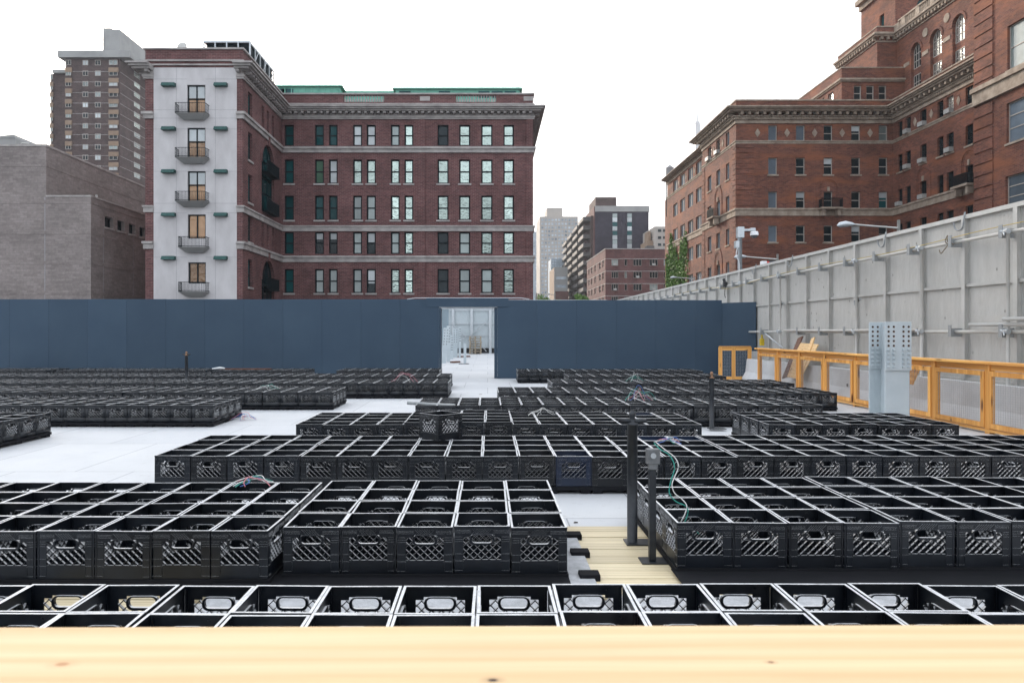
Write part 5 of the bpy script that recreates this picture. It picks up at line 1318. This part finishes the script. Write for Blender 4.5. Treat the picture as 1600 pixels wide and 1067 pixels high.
# ivy on the far corner of the red building
t = thing('ivy', (XR2, 104, -4), 'dense green ivy climbing the far corner of the red brick building', 'climbing plant')
q = MB(); ri = random.Random(5)
top = lambda y: 13.4 + 1.5 * math.sin(y * .9) + 1.0 * math.sin(y * 2.3 + 1) - (max(0, 99.6 - y)) * .7
for k in range(26000):
    y = ri.uniform(97.5, 109.6); z = ri.uniform(-1, 16)
    if z > top(y) + ri.uniform(-.9, .5): continue
    if any(a + .2 < y < b_ - .2 and z0_ + .3 < z < z1_ - .3 for a, b_, z0_, z1_ in opsP) and ri.random() < .8: continue
    if y < 99.2 + .9 * math.sin(z * .8) and ri.random() < .85: continue
    d = abs(ri.gauss(.10, .09)) + .04; s_ = ri.uniform(.18, .36); c = Vector((XR2 - d, y, z))
    a = Vector((ri.uniform(-.6, .6), ri.uniform(-1, 1), ri.uniform(-1, .2))).normalized() * s_; b_ = Vector((-ri.uniform(.1, .7), ri.uniform(-1, 1), ri.uniform(-1, 1)))
    b_ = (b_ - a.normalized() * b_.dot(a.normalized())).normalized() * s_ * .8
    q.quad(c - a * .5, c + b_ * .5, c + a * .6, c - b_ * .5)
q.build('leaves', M['leaf'], t)
q = MB()
for k in range(9): y = 99.5 + k * 1.15; q.tube([(XR2 - .03, y, -3), (XR2 - .03, y + .3, 2), (XR2 - .03, y - .2, 6), (XR2 - .03, y + .3, 9.5)], .05, 5)
q.build('stem', M['bark'], t)

# water tank, hazy spire
Yk = 118; X = wx(1046.5, Yk)
t = thing('water_tower', (X, Yk, z2), 'small round wooden water tank with conical top above the red building', 'water tower')
q = MB(); r = .62; q.tube([(X, Yk, wz(277, Yk)), (X, Yk, wz(263, Yk))], r * 1.0, 16); q.build('tank', M['tank'], t)
q = MB(); q.tube([(X, Yk, wz(263, Yk)), (X, Yk, wz(258, Yk))], [r * 1.1, .05], 16); q.build('roof', M['tank'], t)
for sx in (-1, 1):
    for sy_ in (-1, 1): q = MB(); q.box(X + sx * .45 - .06, X + sx * .45 + .06, Yk + sy_ * .45 - .06, Yk + sy_ * .45 + .06, wz(300, Yk) - 4, wz(277, Yk)); q.build('leg', M['frame_dark'], t)
Yw_ = 2000; X = wx(1089.5, Yw_)
M['spire'] = simple('blue_grey_glass_skin', (0.10, 0.14, 0.19), (0.14, 0.18, 0.23), 0.02, 0.4)
t = thing('spired_skyscraper', (X, Yw_, -4), 'pale hazy glass skyscraper with a thin spire far behind the red building', 'skyscraper')
q = MB(); z0_, z1_ = -4, wz(196, Yw_); h0, h1 = 12, 7
q.hexa([(X - h0, Yw_ - h0, z0_), (X + h0, Yw_ - h0, z0_), (X + h0, Yw_ + h0, z0_), (X - h0, Yw_ + h0, z0_), (X - h1, Yw_ - h1, z1_), (X + h1, Yw_ - h1, z1_), (X + h1, Yw_ + h1, z1_), (X - h1, Yw_ + h1, z1_)]); q.build('shaft', M['spire'], t)
q = MB(); q.tube([(X, Yw_, z1_), (X, Yw_, z1_ + 7)], 7.2, 12); q.tube([(X, Yw_, z1_ + 7), (X, Yw_, z1_ + 10)], 4.8, 12); q.build('ring', M['spire'], t)
q = MB(); q.tube([(X, Yw_, z1_ + 10), (X, Yw_, wz(164, Yw_))], [2.2, .6], 8); q.build('spire', M['spire'], t)

for px, pt, lab in ((1161, 147, 'leftmost thin mast on the flat roof edge of the red brick building'), (1167.5, 147, 'thin mast just right of the leftmost one on the red brick roof edge'), (1214, 147, 'thin mast near the middle of the red brick roof edge'), (1249, 149, 'rightmost thin mast on the red brick roof edge beside the upper storeys')):
    q = MB(); Ym = 78.2; q.tube([(wx(px, Ym), Ym, zpar - 1), (wx(px, Ym), Ym, wz(pt, Ym))], .035, 5); o = q.build('roof_mast', M['steel_grey']); tag(o, lab, 'mast', 'masts on the red brick roof')
# ------------------------------------------------------------------ centre distance
def far_block(name, px0, px1, ptop, Y, dep, mat, label, base=-4):
    t = thing(name, ((wx(px0, Y) + wx(px1, Y)) / 2, Y + dep / 2, base), label, 'building')
    q = MB(); q.box(wx(px0, Y), wx(px1, Y), Y, Y + dep, base, wz(ptop, Y)); q.build('wall', mat, t); return t
def grid(par, Y, px0, px1, py0, py1, nc, nr, fw_, fh_, mat, name='window_grid', pr=.12, skip=0.0):
    q = MB(); rg = random.Random(int(px0)); n = 0
    for i in range(nc):
        for j in range(nr):
            if rg.random() < skip: continue
            a = px0 + (px1 - px0) * (i + .5 - fw_ / 2) / nc; b_ = px0 + (px1 - px0) * (i + .5 + fw_ / 2) / nc
            c = py0 + (py1 - py0) * (j + .5 - fh_ / 2) / nr; d_ = py0 + (py1 - py0) * (j + .5 + fh_ / 2) / nr
            q.box(wx(a, Y), wx(b_, Y), Y - pr, Y + .1, wz(d_, Y), wz(c, Y)); n += 1
    o = q.build(name, mat, par)
    if n > 100: o['kind'] = 'stuff'
    return o
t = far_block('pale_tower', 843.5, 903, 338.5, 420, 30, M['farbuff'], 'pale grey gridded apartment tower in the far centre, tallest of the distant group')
q = MB(); q.box(wx(854.5, 425), wx(879, 425), 425, 440, wz(338.5, 420), wz(324.8, 425)); q.build('roof_room', M['farbuff'], t)
grid(t, 420, 845, 902.5, 341, 466, 11, 21, .62, .55, M['farwin'])
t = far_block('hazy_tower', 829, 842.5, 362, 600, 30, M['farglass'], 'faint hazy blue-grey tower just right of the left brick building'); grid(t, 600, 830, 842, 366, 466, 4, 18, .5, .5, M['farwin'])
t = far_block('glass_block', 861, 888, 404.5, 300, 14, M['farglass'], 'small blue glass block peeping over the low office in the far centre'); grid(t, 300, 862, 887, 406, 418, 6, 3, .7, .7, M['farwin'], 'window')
t = far_block('low_office', 866, 887, 417.5, 260, 20, M['concrete'], 'low pale office with long window strips and dark red base in the far centre')
X0 = wx(866, 260); q = MB(); q.box(X0 - .02, X0 + .3, 260.2, 279.8, -4, wz(418, 260)); q.build('side_wall', M['tan'], t)
grid(t, 260, 867.5, 885.5, 428, 454, 1, 2, .9, .32, M['farwin'], 'window')
q = MB(); q.box(wx(868, 259.5), wx(888, 259.5), 259.4, 259.98, -4, wz(455, 259.5)); q.build('base', M['brick_low'], t)
# dark tower with two bright window columns
t = far_block('dark_tower', 930, 1013.5, 331, 230, 26, M['brick_dark'], 'dark charcoal-brick tower with two pale window columns in the far centre')
q = MB(); q.box(wx(930, 230) - .01, wx(1013.5, 230) + .2, 229.8, 256.2, wz(331, 230), wz(322, 230)); q.build('roof_band', M['concrete'], t)
q = MB(); q.box(wx(930.5, 233), wx(963, 233), 233, 248, wz(322, 230), wz(308.3, 233)); q.build('roof_room', M['brick_tower'], t)
q = MB(); q.box(wx(924.5, 236), wx(930, 230) - .02, 230.5, 250, -4, wz(322, 230)); q.build('side_wall', M['brick_low'], t)
for a, b_ in ((957, 964.3), (980, 987)):
    for k in range(8):
        py = 334 + 13.7 * k
        q = MB(); q.box(wx(a, 230), wx(b_, 230), 229.85, 230.1, wz(py + 6.2, 230), wz(py, 230)); q.build('window', G['teal'] if k % 3 else G['pale'], t)
        q = MB(); q.box(wx(a, 230), wx(b_, 230), 229.8, 230.1, wz(py + 13, 230), wz(py + 6.4, 230)); q.build('panel', G['blind'], t)
# block of stacked balconies
M['balc'] = simple('grimy_balcony_slab', (0.15, 0.145, 0.14), (0.10, 0.095, 0.09), 0.5, 0.9)
XB4 = 33.3
t = thing('balcony_block', (38, 268, -4), 'dark receding apartment block with four stacks of balconies in the far centre', 'building')
ztop = wz(337, 233)
q = MB(); q.box(XB4, XB4 + 14, 257, 305, -4, ztop - 1); q.box(XB4, XB4 + .9, 233, 257, -4, ztop); q.build('wall', M['brick_tower'], t)
for s_, (ya, yb) in enumerate(((234, 247), (250, 264), (267, 281), (284, 300))):
    q = MB(); q2 = MB(); z = ztop - 1.2 - s_ * .4
    while z > -2:
        q.box(XB4 - 2.4, XB4 - .01, ya, yb, z - .25, z); q2.box(XB4 - 2.42, XB4 - 2.3, ya, yb, z + .01, z + 1.0); q2.box(XB4 - 2.3, XB4 - .02, ya - .02, ya + .08, z + .01, z + 1.0)
        z -= 2.85
    q.build('balcony_stack', M['balc'], t); q2.build('balcony_front', M['rail_dark'], t)
    q = MB(); q.box(XB4 - 1.2, XB4 - .015, ya + (yb - ya) * .45, ya + (yb - ya) * .55, -4, ztop - .9 - s_ * .4); q.build('divider', M['brick_low'], t)
# low red apartment block
Y6 = 166.0; X6 = wx(946, Y6); z6 = wz(389.6, Y6)
t = thing('low_brick_block', (34, 180, -4), 'low dark-red brick apartment block with air conditioners in the centre distance', 'building')
f6, f6s = FY(Y6), FXn(X6)
R6 = [(405.2, 415.2), (424.6, 434.6), (443.8, 454), (463.5, 473)]; C6 = [(955.4, 966), (989.5, 1002.8), (1015, 1027.9)]
op6 = [(wx(a, Y6), wx(b_, Y6), wz(d_, Y6), wz(c, Y6)) for c, d_ in R6 for a, b_ in C6 + [(975.8, 980), (1037, 1043)]]
S6 = [(168.5, 170.5), (173, 175.5), (181, 183), (187, 189), (192, 194)]
op6s = [(a, b_, wz(d_, Y6), wz(c, Y6)) for c, d_ in R6 for a, b_ in S6]
q = MB(); facade(q, f6, X6, wx(1060, Y6), -4, z6, op6, .3); facade(q, f6s, Y6, 197, -4, z6, op6s, .3); q.box(X6 + .36, wx(1060, Y6), Y6 + .36, 197, -4, z6 - .3); q.build('wall', M['brick_low'], t)
for i, o_ in enumerate(op6):
    f = window(t, f6, *o_, 'dark' if i % 4 else 'pale', 'frame_light', .15, rails=(), muls=(.33, .66) if i % 5 < 3 else (), w_=.07)
    if i % 5 < 3 and i % 2 == 0: q = MB(); c = (o_[0] + o_[1]) / 2; q.fbox(f6, c - .35, c + .35, o_[2] + .02, o_[2] + .5, -.1, .35); q.build('air_conditioner', M['acunit'], f)
for o_ in op6s: window(t, f6s, *o_, 'dark', 'frame_light', .15, rails=(.5,), w_=.08)
q = MB()
for a in (404, 423.4, 442.8, 462): strip(q, [(X6, 197), (X6, Y6), (wx(1060, Y6), Y6)], wz(a + .9, Y6), wz(a, Y6), .05)
strip(q, [(X6, 197), (X6, Y6), (wx(1060, Y6), Y6)], z6, z6 + .2, .1, .3); q.build('stone_band', M['stone'], t)
t = far_block('beige_block', 1023, 1062, 354, 210, 16, M['farbuff'], 'small beige apartment block between the dark tower and the red building')
q = MB()
for r_ in range(3):
    for a in (1028, 1036): q = MB(); q.box(wx(a, 210), wx(a + 5, 210), 209.85, 210.1, wz(362.5 + 11 * r_, 210), wz(358.5 + 11 * r_, 210)); q.build('window', G['dark'], t)
q = MB(); q.box(wx(1012, 212), wx(1023, 212), 212, 222, -4, wz(376, 212)); q.box(wx(1014, 212), wx(1018, 212), 213, 218, wz(376, 212), wz(361, 212)); q.build('terrace', M['tan'], t)
q = MB(); q.box(wx(1011, 209), wx(1022, 209), 209, 212, wz(388, 209), wz(384, 209)); q.build('terrace_rail', M['rail_dark'], t)

def tree(X, Y, z0, z1, r, seed, label, n=2600):
    t = thing('street_tree', (X, Y, z0), label, 'tree', 'trees beyond the blue wall'); rt_ = random.Random(seed)
    q = MB(); q.tube([(X, Y, z0), (X + .1, Y, z0 + (z1 - z0) * .4), (X, Y, z0 + (z1 - z0) * .75)], [.28, .2, .08], 8)
    cl = []
    for k in range(14):
        a = rt_.uniform(0, 6.28); rr_ = r * math.sqrt(rt_.random()) * .8; zc_ = z0 + (z1 - z0) * rt_.uniform(.42, .88); cl.append((X + rr_ * math.cos(a), Y + rr_ * math.sin(a), zc_, r * rt_.uniform(.25, .45)))
        q.tube([(X, Y, z0 + (z1 - z0) * .35), ((X + cl[-1][0]) / 2, (Y + cl[-1][1]) / 2, (z0 + (z1 - z0) * .45 + zc_) / 2), cl[-1][:3]], [.12, .08, .03], 5)
    q.build('trunk', M['bark'], t)
    q = MB()
    for k in range(n):
        cx_, cy_, cz_, cr = cl[k % 14]; v = Vector((rt_.gauss(0, 1), rt_.gauss(0, 1), rt_.gauss(0, .8))).normalized() * cr * rt_.uniform(.4, 1.15); c = Vector((cx_, cy_, cz_)) + v
        a = Vector((rt_.uniform(-1, 1), rt_.uniform(-1, 1), rt_.uniform(-1, 1))).normalized(); b_ = a.cross(Vector((rt_.uniform(-1, 1), rt_.uniform(-1, 1), rt_.uniform(-1, 1)))).normalized(); s_ = rt_.uniform(.10, .22)
        q.quad(c - a * s_, c + b_ * s_ * .6, c + a * s_, c - b_ * s_ * .6)
    q.build('crown', M['leaf'], t)
tree(wx(845, 120), 120, -4, wz(452, 120), 2.2, 3, 'green street tree just right of the long brick building')
tree(wx(862, 124), 124, -4, wz(456, 124), 1.9, 4, 'lower green tree right of the tiny street lamps')
tree(wx(909, 150), 150, -4, wz(444, 150), 1.7, 6, 'narrow dark green tree beside the balcony block')

# ------------------------------------------------------------------ beyond the gate
YG = 49.0
t = thing('end_fence', (-3, YG, 0), 'pale grey braced panel fence closing the site beyond the gate', 'fence')
zt = wz(470, YG)
q = MB(); q.box(-14, 8.1, YG, YG + .08, .35, zt); q.build('panel', M['end_panel'], t)
q = MB()
for z in (1.2, 2.0, 2.9, 3.2, 3.6 - .02): q.box(-14, 8.1, YG - .08, YG - .001, z - .03, z + .03)
q.build('rail', M['galv'], t)
for px in (708, 737, 766, 678, 795):
    x = wx(px, YG); q = MB(); q.box(x - .09, x + .09, YG - .16, YG - .082, 0, zt); q.build('post', M['galv'], t)
for a, b_, c, d_ in ((705, 505, 728, 526), (736, 524, 759, 504), (729, 526, 716, 534), (738, 524, 760, 549)):
    q = MB(); q.tube([(wx(a, YG - .2), YG - .2, wz(b_, YG - .2)), (wx(c, YG - .2), YG - .2, wz(d_, YG - .2))], .03, 6); q.build('brace', M['galv'], t)
q = MB(); q.box(-14, 8.1, YG + .1, YG + .3, 0, .34); q.build('kick_board', M['black'], t)
Yq = 42.0; q = MB(); q.box(wx(640, Yq), wx(701, Yq), Yq, Yq + .1, 0, wz(483, Yq)); o = q.build('blue_grey_panel', G['grey_board']); tag(o, 'blue-grey wall panel seen at the left inside the gateway', 'wall panel')
Yc = 38.0
def small_col(px0, px1, ptop, Y, label, lean_=0.0):
    x0, x1 = wx(px0, Y), wx(px1, Y); z1_ = wz(ptop, Y); t = thing('steel_column', ((x0 + x1) / 2, Y, 0), label, 'steel column', 'steel columns beyond the gate')
    q = MB(); ln = lean_
    q.hexa([(x0, Y, 0), (x1, Y, 0), (x1, Y + .03, 0), (x0, Y + .03, 0), (x0 + ln, Y, z1_), (x1 + ln, Y, z1_), (x1 + ln, Y + .03, z1_), (x0 + ln, Y + .03, z1_)]); q.build('flange', M['col_steel'], t)
    q = MB(); q.hexa([(x0 - .05, Y + .35, 0), (x1 - .05, Y + .35, 0), (x1 - .05, Y + .38, 0), (x0 - .05, Y + .38, 0), (x0 - .05 + ln, Y + .35, z1_), (x1 - .05 + ln, Y + .35, z1_), (x1 - .05 + ln, Y + .38, z1_), (x0 - .05 + ln, Y + .38, z1_)]); q.build('flange', M['col_steel'], t)
    xm_ = (x0 + x1) / 2; q = MB(); q.hexa([(xm_ - .015, Y + .031, 0), (xm_ + .015, Y + .031, 0), (xm_ + .015, Y + .349, 0), (xm_ - .015, Y + .349, 0), (xm_ - .015 + ln, Y + .031, z1_), (xm_ + .015 + ln, Y + .031, z1_), (xm_ + .015 + ln, Y + .349, z1_), (xm_ - .015 + ln, Y + .349, z1_)]); q.build('web', M['col_steel'], t)
    q = MB()
    for k in range(6):
        for f_ in (.22, .78): z = z1_ - .12 - .13 * k; x = x0 + (x1 - x0) * f_ + ln * z / z1_; q.box(x - .018, x + .018, Y - .004, Y - .0005, z - .02, z + .02)
    q.build('bolt_hole', M['black'], t)
small_col(689.5, 697, 512, 33.5, 'leaning pale steel column nearest the left jamb inside the gate', .13)
small_col(699, 703.5, 509, 35.0, 'slim upright pale steel column just right of the leaning one inside the gate')
small_col(704.5, 708, 524, 38.5, 'short pale steel column between taller ones inside the gate')
small_col(708.5, 715, 513, 41.0, 'wide pale steel column with bolt holes furthest inside the gate')
small_col(717.5, 720, 511, 40.5, 'narrow pale steel column nearest the pallet stack inside the gate')
t = thing('short_post', (wx(726.5, 32.8), 32.8, 0), 'short pale post on a dark base plate inside the gate', 'post')
q = MB(); x = wx(726.5, 32.8); q.box(x - .06, x + .06, 32.75, 32.87, .02, wz(537, 32.8)); q.build('pole', M['col_steel'], t)
q = MB(); q.box(x - .28, x + .18, 32.65, 32.97, .004, .02); q.build('base_plate', M['black'], t)
x0, x1 = wx(733, 47), wx(752, 47)
for k in range(7):
    t = thing('wooden_pallet', ((x0 + x1) / 2, 47.5, .02 + .165 * k), '%s wooden pallet of the stack by the end fence' % ['bottom', 'second lowest', 'third lowest', 'middle', 'fifth lowest', 'second highest', 'top'][k], 'pallet', 'wooden pallets stacked beyond the gate')
    z = .02 + .165 * k; dx = rnd.uniform(-.02, .02)
    q = MB()
    for i in range(5): q.box(x0 + dx, x1 + dx, 47 + .22 * i, 47.14 + .22 * i, z + .12, z + .145)
    for i in range(3): q.box(x0 + dx, x1 + dx, 47 + .45 * i, 47.1 + .45 * i, z, z + .02)
    q.build('slat', M['pallet_wood'], t)
    q = MB()
    for i in range(3): xx = x0 + (x1 - x0 - .09) * i / 2; q.box(xx + dx, xx + dx + .09, 47, 48.02, z + .021, z + .119)
    q.build('bearer', M['pallet_wood'], t)
for i, (a, b_, Y, lab) in enumerate(((706, 716, 33.6, 'brown timber offcut on the ground inside the gate, nearest the columns'), (716, 733, 41, 'long dark offcut lying before the pallet stack inside the gate'))):
    q = MB(); q.beam((wx(a, Y), Y, .05), (wx(b_, Y), Y + .5, .05), .2, .07); o = q.build('timber_offcut', M['ply_dark']); tag(o, lab, 'timber')

# ------------------------------------------------------------------ evening haze over the city
q = MB(); q.box(-1500, 1500, -400, 3400, -5, 1100)
hm = bpy.data.materials.new('haze_air'); hm.use_nodes = True; hn = hm.node_tree; hn.nodes.clear()
ho = hn.nodes.new('ShaderNodeOutputMaterial'); hv_ = hn.nodes.new('ShaderNodeVolumePrincipled')
hv_.inputs['Color'].default_value = (0.92, 0.95, 1.0, 1); hv_.inputs['Density'].default_value = 0.0003; hv_.inputs['Anisotropy'].default_value = 0.2
hn.links.new(hv_.outputs[0], ho.inputs['Volume'])
o = q.build('haze', hm); tag(o, 'thin pale evening haze over the far buildings', 'haze', kind='stuff')
